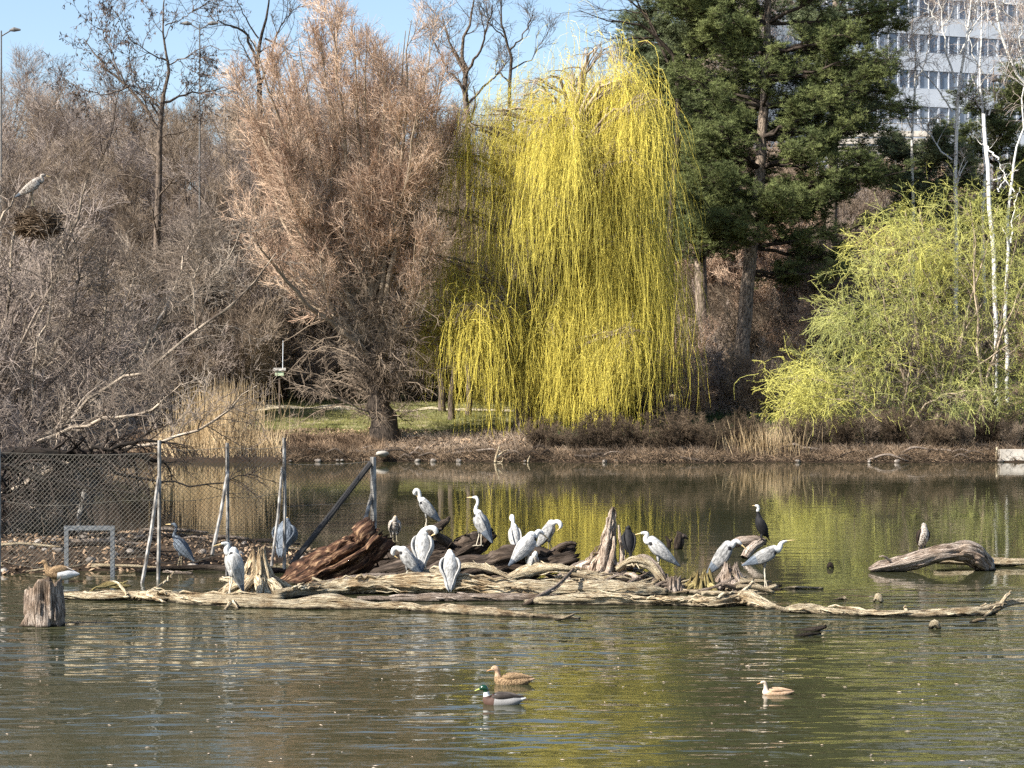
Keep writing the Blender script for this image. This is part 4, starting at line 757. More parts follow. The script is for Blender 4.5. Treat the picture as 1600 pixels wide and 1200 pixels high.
# ------------------------------------------------------------------ reeds, grass, litter
def blades(name, rs, n, fx, h, wd, m_, lean=.18, label=None, cat=None, kind=None, group=None, origin=None):
    XY = fx(n); X, Y = XY[:, 0], XY[:, 1]; Z = height(X, Y) - .03; n = len(X)
    d = np.stack([rs.normal(size=n) * lean, rs.normal(size=n) * lean, np.ones(n)], 1); hh = h * (.45 + .55 * rs.rand(n)); B = np.stack([X, Y, np.maximum(Z, -.05)], 1)
    P = np.stack([B, B + d * hh[:, None] * .55, B + d * hh[:, None] + rs.normal(size=(n, 3)) * lean * .5 * hh[:, None]], 1)
    R = np.stack([np.full(n, wd), np.full(n, wd * .8), np.full(n, wd * .25)], 1); o = np.array(origin) if origin is not None else np.zeros(3)
    mb = MB(); mb.tubes(P - o, R, 3, rs.rand(n)); ob = mb.build(name, m_); ob.location = o; return tag(ob, label, cat, group, kind)
def bz(px): return 'on the far shore ' + ('behind the fence' if px < 560 else 'below the bare willow' if px < 720 else 'below the yellow willow' if px < 880 else 'right of the yellow willow strands' if px < 1130 else 'by the small reed clump' if px < 1270 else 'below the green willow' if px < 1450 else 'near the white block')
rs = np.random.RandomState(131)
def area(px0, px1, d0, d1, gauss=False):
    def f(n):
        D = d0 + (d1 - d0) * rs.rand(n); p = (rs.normal(size=n) * .25 + .5 if gauss else rs.rand(n)) * (px1 - px0) + px0
        x = (p - 800) * D / F
        return np.stack([x, D + (shore_of(x) if 85 < d0 < 97 else 0)], 1)
    return f
blades('reed_bed', rs, 650, area(285, 420, 93, 95.5, True), 3.2, .014, M['reed'], .10, 'tall clump of dry tan reeds on the far bank left of the bare willow', 'reeds', None, 'reed clumps')
blades('reed_bed', rs, 600, area(240, 440, 91.9, 93.5), 1.3, .016, M['reed'], .25, 'short bent straw-coloured reeds at the water edge behind the fence', 'reeds', None, 'reed clumps')
blades('reed_bed', rs, 260, area(1135, 1250, 91.8, 93.2, True), 1.5, .014, M['reed'], .2, 'small clump of dry reeds on the right bank below the pine', 'reeds', None, 'reed clumps')
tag(blades('grass', rs, 26000, area(400, 860, 98, 122), .16, .012, M['grass'], .3), kind='stuff')
tag(blades('undergrowth', rs, 11000, area(-40, 600, 92.3, 97), .38, .012, M['litter'], .5), kind='stuff')
tag(blades('undergrowth', rs, 9000, area(600, 1640, 92.3, 98), .35, .010, M['twig_brown'], .6), kind='stuff')
tag(blades('undergrowth', rs, 5000, area(850, 1640, 94, 104), .6, .014, M['ivy'], .6), kind='stuff')
tag(blades('undergrowth', rs, 9000, area(430, 1640, 91.5, 93.3), .30, .012, M['twig_dark'], 1.1), kind='stuff')
tag(blades('undergrowth', rs, 5000, area(430, 1640, 91.5, 93.0), .26, .010, M['litter'], 1.3), kind='stuff')
def litter(name, rs, n, fx, size, m_, zoff=.02, water=False):
    XY = fx(n); n = len(XY); Z = np.full(n, .006) if water else height(XY[:, 0], XY[:, 1]) + zoff
    if not water: k = Z > .0; XY, Z = XY[k], Z[k]; n = len(XY)
    c = np.stack([XY[:, 0], XY[:, 1], Z], 1); a = rs.rand(n) * 6.28; tl = rs.normal(size=(n, 2)) * (.04 if water else .5)
    u = np.stack([np.cos(a), np.sin(a), tl[:, 0]], 1); v = np.stack([-np.sin(a), np.cos(a), tl[:, 1]], 1); s = (size * (.5 + rs.rand(n)))[:, None]
    h_ = np.array([0, 0, .006 if water else .02])
    V = np.stack([c - u * s * (1.8 if water else 1), c + v * s * .5, c + u * s * (1.8 if water else 1), c - v * s * .5, c + h_], 1).reshape(-1, 3); b = np.arange(n) * 5
    T = np.concatenate([np.stack([b + i, b + (i + 1) % 4, b + 4], 1) for i in range(4)]); mb = MB(); mb.add(V, None, T, None, np.repeat(rs.rand(n), 5)); return tag(mb.build(name, m_), kind='stuff')
litter('leaf_litter', rs, 16000, area(-60, 1640, 92.2, 100), .10, M['litter'])
litter('leaf_litter', rs, 9000, lambda n: np.stack([rs.uniform(-18, -3.5, n), rs.uniform(36, 47, n)], 1), .05, M['litter'])
litter('floating_petals', rs, 130, lambda n: np.stack([rs.uniform(-6, 6, n), 18.5 + 9 * rs.rand(n) ** 1.6], 1), .014, mat('pale_floating_bits', (.34, .25, .18), (.50, .42, .33), 1, .7, coord='obj', tint=.2), water=True)

# ------------------------------------------------------------------ stones on the mudbank and shore
def stone(rs, loc, r, label, m_, name='stone', group=None, sq=.6):
    n = 10; th = np.linspace(0, math.pi, n); ph = np.arange(12) * 2 * math.pi / 12; V = np.array([[math.sin(t) * math.cos(p), math.sin(t) * math.sin(p), math.cos(t)] for t in th for p in ph])
    V *= (1 + .28 * fbm(V * 1.3 + rs.rand(3) * 30, 2))[:, None]; V *= np.array([1, .8, sq]) * r
    i = (np.arange(n - 1)[:, None] * 12 + np.arange(12)[None]).ravel(); j = (np.arange(n - 1)[:, None] * 12 + (np.arange(12)[None] + 1) % 12).ravel()
    ob = link_mesh(name, V, np.stack([i, j, j + 12, i + 12], 1), np.zeros((0, 3), int), m_, None, True); ob.location = loc; ob.rotation_euler = (0, 0, rs.rand() * 6); return tag(ob, label, 'stone', group)
for k in range(90):
    x = rs.uniform(-11, -4); y = rs.uniform(37, 45); z = hz(x, y)
    if z > -.02: stone(rs, (x, y, z + .01), rs.uniform(.04, .13), 'small stone on the spit ' + ('left of the metal frame' if x < -8.2 else 'inside the metal frame' if x < -7.2 else 'by the slate heron' if x < -5.8 else 'near the jagged stump'), M['stone'], 'stone', 'stones on the muddy spit')
for k in range(16):
    px = rs.uniform(400, 1600); x = (px - 800) * 92 / F; y = 91.0
    while hz(x, y) < .0 and y < 95: y += .1
    stone(rs, (x, y, .06), rs.uniform(.06, .17), 'pale stone ' + bz(px), M['stone'], 'stone', 'stones along the far bank')
stone(rs, W(598, 709, 92.), .36, 'big pale boulder below the thick trunk of the bare willow', flat('pale_boulder', (.34, .31, .27), .8), 'boulder', None, .4)
stone(rs, W(1543, 882, 39), .16, 'rounded grey boulder at the right foot of the arched log', flat('grey_boulder', (.20, .21, .22), .8), 'boulder', None, .9)

# ------------------------------------------------------------------ logs, stumps, driftwood
def log(name, pts, m_, label, cat='log', group=None, seed=1, k=30, ridge=.26, n=None, branches=(), rough_end=.5, parent=None, slivers=0):
    """pts rows (x,y,z,r) world; ridged, knotty, jagged-ended trunk"""
    rs = np.random.RandomState(seed); q = np.asarray(pts, float); Ln = np.linalg.norm(np.diff(q[:, :3], axis=0), axis=1).sum(); n = n or int(min(130, max(14, Ln / .05)))
    q = smooth_path(q, n); wob = np.stack([fbm(np.stack([np.linspace(0, Ln * 1.3, n), np.full(n, seed * 5.1 + c_), np.zeros(n)], -1), 3) for c_ in (0, 9)], 1); q[:, 1] += wob[:, 0] * q[:, 3] * .5; q[:, 2] += wob[:, 1] * q[:, 3] * .28; q[:, 3] *= 1 + .22 * fbm(np.stack([np.linspace(0, Ln * 1.9, n), np.full(n, seed * 3.3), np.zeros(n)], -1), 2)
    P, R = q[:, :3], np.maximum(q[:, 3], .004); o = P[0].copy() if parent is None else np.zeros(3)
    T = np.gradient(P, axis=0); T /= np.linalg.norm(T, axis=1, keepdims=True); U = np.zeros_like(T); u = np.cross(T[0], [.05, .11, 1.]); u /= np.linalg.norm(u)
    for i in range(n): u = u - (u @ T[i]) * T[i]; u /= np.linalg.norm(u); U[i] = u
    Vv = np.cross(T, U); a = np.arange(k) * 2 * math.pi / k; L = np.linspace(0, Ln, n)
    aa = np.stack([np.cos(a), np.sin(a)], 1)
    rid = fbm(np.stack([np.broadcast_to(aa[:, 0] * 3.1, (n, k)), np.broadcast_to(aa[:, 1] * 3.1, (n, k)), np.broadcast_to((L * .55)[:, None], (n, k))], -1) + seed * 3.7, 3)
    lump = vnoise(np.stack([np.broadcast_to(aa[:, 0] * .9, (n, k)), np.broadcast_to(aa[:, 1] * .9, (n, k)), np.broadcast_to((L * 2.2)[:, None], (n, k))], -1) + seed * 1.3)
    iso = vnoise(np.stack([np.broadcast_to(aa[:, 0] * 2.3, (n, k)), np.broadcast_to(aa[:, 1] * 2.3, (n, k)), np.broadcast_to((L * 8.)[:, None], (n, k))], -1) + seed * .7)
    cr = vnoise(np.stack([np.broadcast_to(aa[:, 0] * 4.6, (n, k)), np.broadcast_to(aa[:, 1] * 4.6, (n, k)), np.broadcast_to((L * .8)[:, None], (n, k))], -1) + seed * 2.1)
    RR = R[:, None] * (1 + ridge * rid + .16 * lump + .12 * iso - .30 * np.clip(1 - np.abs(cr) * 5, 0, 1))
    X = P[:, None] + RR[..., None] * (aa[None, :, 0, None] * U[:, None] + aa[None, :, 1, None] * Vv[:, None])
    # ragged ends
    for e, sg in ((0, -1), (-1, 1)):
        X[e] += sg * T[e] * (R[e] * rough_end * (rs.rand(k) * 1.6))[:, None]
    caps = []; V = [X.reshape(-1, 3)]
    i = (np.arange(n - 1)[:, None] * k + np.arange(k)[None]).ravel(); j = (np.arange(n - 1)[:, None] * k + (np.arange(k)[None] + 1) % k).ravel(); Q = np.stack([i, j, j + k, i + k], 1)
    V.append(np.array([P[0] + T[0] * R[0] * .2, P[-1] - T[-1] * R[-1] * .2])); b = n * k; Tr = [[b, (s + 1) % k, s] for s in range(k)] + [[b + 1, (n - 1) * k + s, (n - 1) * k + (s + 1) % k] for s in range(k)]
    V = np.concatenate(V); g = np.concatenate([np.stack([np.broadcast_to(aa[:, 0] * .25, (n, k)) + seed, np.broadcast_to(aa[:, 1] * .25, (n, k)), np.broadcast_to(L[:, None], (n, k))], -1).reshape(-1, 3), np.array([[seed, 0, 0], [seed, 0, Ln]])])
    mb = MB(); mb.add(V - o, Q, Tr, g)
    for _ in range((slivers + 1) // 2):
        i0 = rs.randint(1, max(2, n - 12)); i1 = min(n - 1, i0 + rs.randint(6, 18)); ii = np.linspace(i0, i1, 9).astype(int); an = rs.rand() * 6.28 + np.linspace(0, rs.normal() * .3, 9)
        bp = P[ii] + (R[ii] * (1.0 + .22 * np.abs(rs.normal(size=9))))[:, None] * (np.cos(an)[:, None] * U[ii] + np.sin(an)[:, None] * Vv[ii]); w_ = rs.uniform(.008, .03) * np.array([.4, .8, 1, 1.1, 1, .9, .8, .6, .2]); mb.tubes((bp - o + rs.normal(size=(9, 3)) * .012)[None], w_[None], 5)
    for br in branches:
        bq = smooth_path(np.asarray(br, float), 9); mb.tubes((bq[:, :3] + rs.normal(size=(9, 3)) * .008 - o)[None], np.maximum(bq[:, 3], .003)[None], 7)
    ob = mb.build(name, m_, parent, True); 
    if parent is None: ob.location = o; tag(ob, label, cat, group)
    return ob
def pz(rows):   # (px, z, D, r) -> world rows
    return [[*WZ(a, z, d), r] for a, z, d, r in rows]
def pp(rows):   # (px, py, D, r)
    return [[*W(a, b, d), r] for a, b, d, r in rows]
LG = 'long pale driftwood logs at the front of the pile'
log('driftwood_log', pz([(100, .05, 33.3, .075), (150, .05, 33.2, .085), (210, .04, 33.2, .09), (240, .07, 33.1, .12), (300, .04, 33.1, .08), (440, .03, 33.2, .05)]), M['wood_pale'], 'short knobbly pale log running from the old stump toward the jagged stump', 'log', LG, 3, slivers=14, branches=[pz([(200, .08, 33.1, .03), (185, .25, 33.3, .02), (170, .3, 33.4, .008)]), pz([(230, .1, 33, .03), (262, .0, 32.6, .015)])])
log('driftwood_log', pz([(245, .04, 33.6, .05), (300, .02, 32.6, .09), (440, .03, 32.0, .12), (600, .03, 31.9, .13), (700, .01, 31.3, .11), (800, -.01, 30.8, .09), (905, -.02, 30.5, .04)]), M['wood_pale'], 'frontmost long pale log tapering to a point in the water', 'log', LG, 4, slivers=34, branches=[pz([(360, .1, 32.0, .03), (350, -.03, 31.6, .02)]), pz([(365, .1, 32.1, .025), (373, -.02, 31.7, .012)])])
log('driftwood_log', pz([(432, .06, 33.3, .08), (500, .10, 34.0, .12), (600, .12, 34.2, .15), (720, .12, 34.0, .17), (850, .10, 33.8, .15), (960, .10, 33.8, .13), (1040, .05, 34.0, .07)]), M['wood_pale'], 'thick pale log crossing the middle of the pile under the herons', 'log', LG, 5, slivers=60, ridge=.32)
log('driftwood_log', pz([(822, .03, 32.6, .05), (860, .05, 32.5, .09), (960, .06, 32.5, .12), (1060, .05, 32.3, .10), (1120, .05, 32.1, .09), (1165, .10, 32.3, .11), (1215, .02, 31.8, .04), (1245, .0, 31.6, .02)]), M['wood_pale'], 'pale log with a knotty root end below the standing heron on the right', 'log', LG, 6, slivers=34, ridge=.3, branches=[pz([(1150, .1, 32.2, .05), (1172, .3, 32.6, .03), (1180, .33, 32.7, .01)]), pz([(1010, .1, 32.3, .02), (1025, .18, 32.2, .012)])])
log('driftwood_log', pz([(1222, .0, 31.4, .04), (1250, .04, 31.3, .09), (1290, .03, 31.2, .07), (1360, .02, 30.9, .08), (1440, .02, 30.8, .085), (1500, .03, 30.9, .08), (1545, .06, 31.1, .075), (1580, .12, 31.6, .055), (1660, .16, 32.0, .05)]), M['wood_pale'], 'long straight pale log running out of the picture on the right', 'log', LG, 7, slivers=30, branches=[pz([(1560, .1, 31.3, .04), (1575, .26, 31.5, .025), (1580, .33, 31.5, .008)]), pz([(1550, .05, 31.1, .04), (1530, -.05, 30.6, .02)]), pz([(1415, .06, 30.8, .04), (1415, .17, 30.8, .01)])])
log('driftwood_log', pz([(560, .02, 33.0, .04), (700, .03, 33.0, .07), (830, .04, 33.1, .06), (900, .02, 33.2, .03)]), M['wood_grey'], 'thin greyish log between the two front logs', 'log', LG, 8, slivers=14)
log('driftwood_log', pz([(150, .08, 34.3, .02), (168, .14, 34.3, .05), (185, .12, 34.3, .05), (205, .12, 34.3, .015)]), M['wood_olive'], 'mossy knob of wood with pale twigs behind the short log', 'log', None, 9, branches=[pz([(180, .16, 34.2, .02), (150, .12, 33.9, .018), (140, .05, 33.8, .01)]), pz([(182, .16, 34.2, .02), (200, .2, 34.2, .01)])])
# leaning rotten trunk
log('leaning_log', pp([(440, 915, 36.2, .12), (485, 903, 36, .26), (530, 876, 35.8, .33), (566, 852, 35.6, .34), (588, 838, 35.5, .30)]), M['wood_red'], 'big rotten reddish brown trunk leaning up to the right beside the fence', 'log', None, 10, k=64, ridge=.55, rough_end=.45, slivers=26)
log('fallen_log', pp([(560, 905, 38, .16), (620, 882, 37.6, .24), (690, 862, 37.4, .24), (740, 848, 37.3, .17), (768, 832, 37.3, .09)]), M['wood_dark'], 'dark grey fallen trunk behind the herons with its tip raised to the right', 'log', None, 11, k=40, ridge=.55, slivers=14, branches=[pp([(640, 870, 37.5, .14), (668, 838, 37.3, .11), (690, 820, 37.2, .08), (702, 808, 37.2, .03)]), pp([(700, 850, 37.3, .1), (680, 832, 37.1, .06), (690, 826, 37., .02)])])
log('fallen_log', pp([(655, 905, 36.4, .12), (720, 888, 36, .24), (780, 872, 35.9, .27), (840, 878, 35.8, .26), (892, 872, 35.7, .24)]), M['wood_dark'], 'thick near-black log lying across the middle of the pile with a blunt mossy end', 'log', None, 12, k=40, ridge=.5, slivers=16, branches=[pp([(870, 858, 35.6, .07), (885, 850, 35.5, .05), (898, 849, 35.5, .03)])])
log('fallen_log', pp([(470, 905, 38.5, .1), (520, 890, 38.5, .16), (600, 880, 38.4, .15), (660, 890, 38.4, .1)]), M['wood_grey'], 'grey weathered trunk low behind the leaning rotten one', 'log', None, 13)
# arched log on the right with its bird
log('arched_log', pp([(1362, 893, 38.2, .07), (1395, 884, 38.2, .15), (1435, 872, 38.2, .17), (1475, 861, 38.2, .17), (1510, 860, 38.3, .19), (1532, 876, 38.4, .16), (1543, 897, 38.5, .15)]), M['wood_grey'], 'thick grey log arching out of the water on the right', 'log', None, 14, k=40, ridge=.35, slivers=8, branches=[pp([(1392, 878, 38.1, .03), (1382, 870, 38, .02), (1374, 869, 38, .008)])])
log('driftwood_log', pz([(1462, .10, 39.2, .04), (1500, .09, 39.3, .07), (1560, .08, 39.3, .08), (1600, .1, 39.3, .06), (1640, .11, 39.3, .05)]), M['wood_pale'], 'pale half-sunk log just behind the arched log', 'log', None, 15)
log('cormorant_perch', pp([(1130, 862, 41.3, .05), (1152, 848, 41.3, .09), (1180, 843, 41.2, .09), (1196, 846, 41.2, .05)]), M['wood_grey'], 'forked grey branch above the water with the black cormorant on it', 'log', None, 16, branches=[pp([(1190, 845, 41.2, .09), (1176, 856, 41.1, .1), (1163, 872, 41, .09)])])
log('wood_stub', pp([(1058, 858, 43.4, .07), (1060, 846, 43.4, .09), (1061, 836, 43.4, .07), (1058, 831, 43.4, .02)]), M['wood_dark'], 'dark hooked stub sticking out of the water in mid pond', 'log', None, 17, branches=[pp([(1061, 840, 43.4, .07), (1070, 838, 43.4, .05), (1074, 842, 43.4, .02)])])
log('wood_stub', pp([(1045, 857, 43.6, .05), (1045, 846, 43.6, .05), (1041, 838, 43.6, .02)]), M['wood_dark'], 'smaller mossy stub left of the hooked stub', 'log', None, 18, branches=[pp([(1045, 848, 43.6, .04), (1050, 843, 43.6, .02)])])

def stump(name, px, z0, D, rb, rt, h, m_, label, seed, jag=.5, flare=.3, k=44, lean=(0, 0), roots=0, sq=1., pw=1.35):
    rs = np.random.RandomState(seed); n = 22; a = np.arange(k) * 2 * math.pi / k; t = np.linspace(0, 1, n)
    aa = np.stack([np.cos(a), np.sin(a)], 1)
    hh = 1 - jag * np.clip(.5 + .9 * fbm(np.concatenate([aa * 2.2 + seed, np.zeros((k, 1))], 1), 3), 0, 1) - jag * .3 * rs.rand(k)
    prof = rt + (rb - rt) * (1 - t) ** pw
    rid = fbm(np.stack([np.broadcast_to(aa[:, 0] * 3.4, (n, k)), np.broadcast_to(aa[:, 1] * 3.4, (n, k)), np.broadcast_to((t * 1.4)[:, None], (n, k))], -1) + seed, 3)
    RR = prof[:, None] * (1 + flare * rid * (1.1 - .4 * t[:, None]))
    Zz = t[:, None] * h * hh[None]; lx = lean[0] * Zz; ly = lean[1] * Zz
    X = np.stack([RR * aa[None, :, 0] + lx, RR * aa[None, :, 1] * sq + ly, Zz - .12], -1)
    inner = np.stack([RR[-1] * .55 * aa[:, 0] + lx[-1], RR[-1] * .55 * aa[:, 1] * sq + ly[-1], Zz[-1] - .12 - h * .12], -1)
    cen = np.array([[lx[-1].mean(), ly[-1].mean(), h * (1 - jag) * .75]])
    V = np.concatenate([X.reshape(-1, 3), inner, cen]); i = (np.arange(n)[:, None] * k + np.arange(k)[None]).ravel(); j = (np.arange(n)[:, None] * k + (np.arange(k)[None] + 1) % k).ravel()
    Q = np.stack([i, j, j + k, i + k], 1); b = n * k; T = [[b + s, b + (s + 1) % k, b + k] for s in range(k)]
    g = np.concatenate([np.stack([np.broadcast_to(aa[:, 0] * .3, (n, k)) + seed, np.broadcast_to(aa[:, 1] * .3, (n, k)), Zz], -1).reshape(-1, 3), inner, cen])
    mb = MB(); mb.add(V, Q, T, g)
    for r in range(26):
        an = rs.rand() * 6.283; c, s = math.cos(an), math.sin(an); t0 = rs.uniform(0, .55); t1 = min(1.08, t0 + rs.uniform(.25, .6)); tt_ = np.linspace(t0, t1, 7)
        pr = (rt + (rb - rt) * np.clip(1 - tt_, 0, 1) ** pw) * rs.uniform(.86, 1.06); zz = tt_ * h * rs.uniform(.8, 1.0) - .1
        mb.tubes(np.stack([pr * c + lean[0] * zz, pr * s * sq + lean[1] * zz, zz], 1)[None], (rs.uniform(.02, .05) * (rb / .4) * np.array([.8, 1, 1, .9, .75, .5, .12]))[None], 6)
    for r in range(roots):
        an = r * 6.283 / roots + rs.rand() * .5; L = rb * rs.uniform(1.1, 2.1); c, s = math.cos(an), math.sin(an)
        q = smooth_path(np.array([[c * rb * .4, s * rb * .4, h * .22, rb * .22], [c * rb * .9, s * rb * .9, h * .12, rb * .17], [c * L, s * L, -.08, rb * .07]]), 8); mb.tubes(q[None, :, :3], q[None, :, 3], 8)
    ob = mb.build(name, m_, None, True); ob.location = WZ(px, z0, D); return tag(ob, label, 'stump')
stump('tree_stump', 70, 0, 29.7, .30, .26, .82, M['wood_grey'], 'weathered grey stump with splintered top standing in the water at the left', 201, .22, .28, sq=.9)
stump('tree_stump', 402, .05, 34.2, .44, .10, .90, M['wood_pale'], 'jagged tan stump with flaring roots beside the white hunched heron', 202, .62, .5, roots=9, lean=(.03, 0), k=60)
log('tree_stump', pp([(925, 915, 35.2, 0.336), (938, 890, 35.2, 0.272), (947, 862, 35.2, 0.160), (953, 835, 35.2, 0.10), (956, 812, 35.2, 0.052), (958, 793, 35.2, 0.024)]), M['wood_spire'], 'tall pointed grey stump like a spire, in the centre of the pile', 'stump', None, 203, k=48, ridge=.75, slivers=30, branches=[pp([(968, 905, 35., 0.096), (972, 880, 35.1, 0.064), (970, 850, 35.1, 0.040), (966, 820, 35.1, 0.016)]), pp([(938, 890, 35., 0.096), (944, 860, 35., 0.072), (950, 835, 35., 0.040), (949, 822, 35., 0.008)]), pp([(950, 900, 34.9, 0.064), (957, 865, 34.9, 0.048), (960, 838, 35., 0.016)]), pp([(975, 905, 35., 0.040), (977, 885, 35., 0.028), (976, 868, 35., 0.008)]), pp([(915, 915, 35, 0.080), (895, 905, 35, 0.072), (870, 900, 35, 0.032)]), pp([(960, 905, 34.9, 0.080), (990, 900, 34.8, 0.064), (1010, 915, 34.7, 0.032)])])
stump('tree_stump', 938, .0, 35.4, .50, .22, .45, M['wood_spire'], 'low broad splintered mass of wood around the foot of the spire stump', 207, .4, .5, k=56, roots=7)
stump('tree_stump', 1096, .0, 34.6, .34, .14, .52, M['wood_olive'], 'squat olive brown stump right of the pile', 204, .4, .5, roots=5, k=56)
stump('tree_stump', 1142, .0, 34.8, .36, .10, .62, M['wood_grey'], 'greyish pink splintered stump under the heron with lowered bill', 205, .4, .5, roots=7, k=56)
stump('tree_stump', 1052, .0, 34.4, .20, .12, .42, M['wood_grey'], 'small broken stump between the pile and the olive stump', 206, .4, .4, roots=4, k=56)
# root arches in the pile and loose sticks
ra = [([(880, 900, 35.4, .10), (910, 885, 35.3, .13), (940, 880, 35.2, .12), (975, 888, 35.1, .1)], 'grey'), ([(965, 890, 34.9, .07), (990, 876, 34.8, .09), (1015, 880, 34.7, .09), (1032, 900, 34.6, .08), (1045, 925, 34.5, .05)], 'pale'), ([(985, 885, 35, .06), (1005, 872, 34.9, .07), (1026, 885, 34.7, .06), (1040, 910, 34.6, .05)], 'grey'),
      ([(870, 905, 34.9, .05), (905, 900, 34.8, .08), (950, 905, 34.7, .09), (1000, 915, 34.6, .07), (1030, 922, 34.5, .04)], 'pale'), ([(812, 950, 32.4, .03), (828, 940, 32.5, .04), (850, 928, 32.8, .035), (872, 915, 33.2, .03), (896, 890, 33.8, .02)], 'grey'), ([(700, 895, 34.8, .04), (730, 884, 34.7, .05), (765, 890, 34.6, .05), (800, 905, 34.5, .03)], 'pale'),
      ([(560, 910, 35.2, .03), (640, 898, 35., .04), (690, 893, 34.9, .05), (740, 905, 34.7, .04)], 'pale'), ([(790, 905, 34.7, .04), (830, 892, 34.6, .07), (870, 888, 34.5, .05), (900, 892, 34.5, .03)], 'pale'), ([(500, 912, 34.7, .04), (560, 905, 34.7, .06), (620, 900, 34.7, .05)], 'grey'),
      ([(215, 940, 33.0, .02), (235, 925, 33.3, .02), (262, 905, 34, .02), (273, 893, 34.4, .012)], 'pale'), ([(255, 893, 34.6, .012), (280, 895, 34.5, .012), (300, 896, 34.5, .02)], 'grey'), ([(1160, 918, 34.3, .05), (1185, 925, 34.1, .06), (1200, 930, 34, .04)], 'pale'), ([(1070, 925, 34.2, .06), (1110, 930, 34., .07), (1160, 930, 33.9, .05)], 'pale'),
      ([(345, 905, 35.4, .04), (370, 908, 35.1, .06), (395, 915, 34.7, .05)], 'pale'), ([(905, 925, 33.9, .03), (890, 905, 34.2, .03), (880, 895, 34.5, .02)], 'grey'), ([(898, 925, 33.7, .02), (912, 905, 33.9, .025), (930, 930, 33.6, .015)], 'pale')]
RL = ['grey root mass', 'pale arching root', 'grey arching root', 'long pale root', 'dark bent branch', 'pale curved root', 'long pale stick', 'pale thick root', 'grey flat branch', 'thin pale branch', 'short grey twig', 'small pale chunk', 'pale flat slab', 'rounded pale root', 'grey upright twig', 'pale forked twig']
RW = ['at the left foot of the spire stump', 'dropping to the water right of the spire stump', 'just behind the pale arch right of the spire', 'across the front of the spire stump', 'crossing the front logs at the centre', 'below the back-view heron', 'between the leaning trunk and the herons', 'under the small juvenile heron', 'at the foot of the leaning trunk', 'leaning against the fence foot', 'beside the branch at the fence foot', 'by the feet of the right-hand heron', 'in front of the olive stump', 'at the left of the jagged stump', 'left of the forked twig', 'propped on the middle log']
for i, (r, c) in enumerate(ra): log('driftwood_root', pp(r), M['wood_pale' if c == 'pale' else 'wood_grey'], RL[i] + ' ' + RW[i], 'driftwood', 'roots and branches in the pile', 300 + i, k=16, ridge=.5, slivers=4)
rk = random.Random(8)
for i in range(170):
    if i < 120: px = rk.uniform(840, 1060); D = rk.uniform(34.2, 35.6); z = rk.uniform(.02, .34) * (1 - abs(px - 950) / 160)
    elif i < 145: px = rk.uniform(1060, 1200); D = rk.uniform(34, 35); z = rk.uniform(.0, .15)
    else: px = rk.uniform(480, 840); D = rk.uniform(34.5, 36.5); z = rk.uniform(.02, .12)
    z = max(z, .02)
    L = rk.uniform(.12, .42); a = rk.uniform(-.5, .5) + (math.pi if rk.random() < .5 else 0); el = rk.uniform(-.5, .5); c = WZ(px, z, D); d = np.array([math.cos(a) * math.cos(el), math.sin(a) * math.cos(el), math.sin(el)]); r = rk.uniform(.012, .04)
    e1 = c - d * L; e2 = c + d * L; e1[2] = max(e1[2], -.05); e2[2] = max(e2[2], -.05); mid = c + np.array([0, 0, rk.uniform(0, .06)])
    log('driftwood_stick', [[*e1, r], [*mid, r * 1.1], [*e2, r * .5]], M[['wood_pale', 'wood_grey', 'wood_pale', 'wood_dark'][i % 4]], ['pale', 'grey', 'cream', 'dark'][i % 4] + ' broken stick ' + (('at the left of' if px < 920 else 'in front of' if px < 985 else 'to the right of') + ' the spire stump' if i < 120 else 'by the olive stump' if i < 145 else 'beneath the herons at the left' if px < 680 else 'beside the black log'), 'driftwood', 'loose sticks in the driftwood pile', 400 + i, k=9, n=12, ridge=.5)
# bits on the mudbank
for i in range(46):
    x = rk.uniform(-10.5, -4.3); y = rk.uniform(37.5, 45); z = hz(x, y)
    if z < -.1: continue
    a = rk.uniform(-.6, .6); L = rk.uniform(.2, .8); r = rk.uniform(.015, .05); c = np.array([x, y, max(z, 0) + r]); d = np.array([math.cos(a), math.sin(a), rk.uniform(-.06, .16)])
    log('mudbank_branch', [[*(c - d * L), r], [*(c + [0, 0, .04]), r], [*(c + d * L), r * .5]], M[['wood_dark', 'wood_grey', 'wood_dark', 'wood_pale'][i % 4]], ['dark', 'grey', 'dark', 'pale'][i % 4] + ' dead branch on the muddy spit ' + ('left of the metal frame' if x < -8.2 else 'behind the metal frame' if x < -7.2 else 'by the slate heron' if x < -5.8 else 'near the jagged stump'), 'driftwood', 'dead branches on the muddy spit', 600 + i, k=8, n=12, ridge=.25)
log('mudbank_log', pp([(108, 868, 39.3, .05), (130, 868, 39.4, .07), (200, 870, 40, .07), (270, 876, 40.5, .05)]), M['wood_dark'], 'dark log on the spit seen through the metal frame', 'log', None, 660)
log('mudbank_log', pp([(215, 893, 38, .05), (300, 885, 38.5, .07), (400, 890, 38, .06), (470, 893, 38, .04)]), M['wood_dark'], 'dark half-sunk log behind the jagged stump', 'log', None, 661)
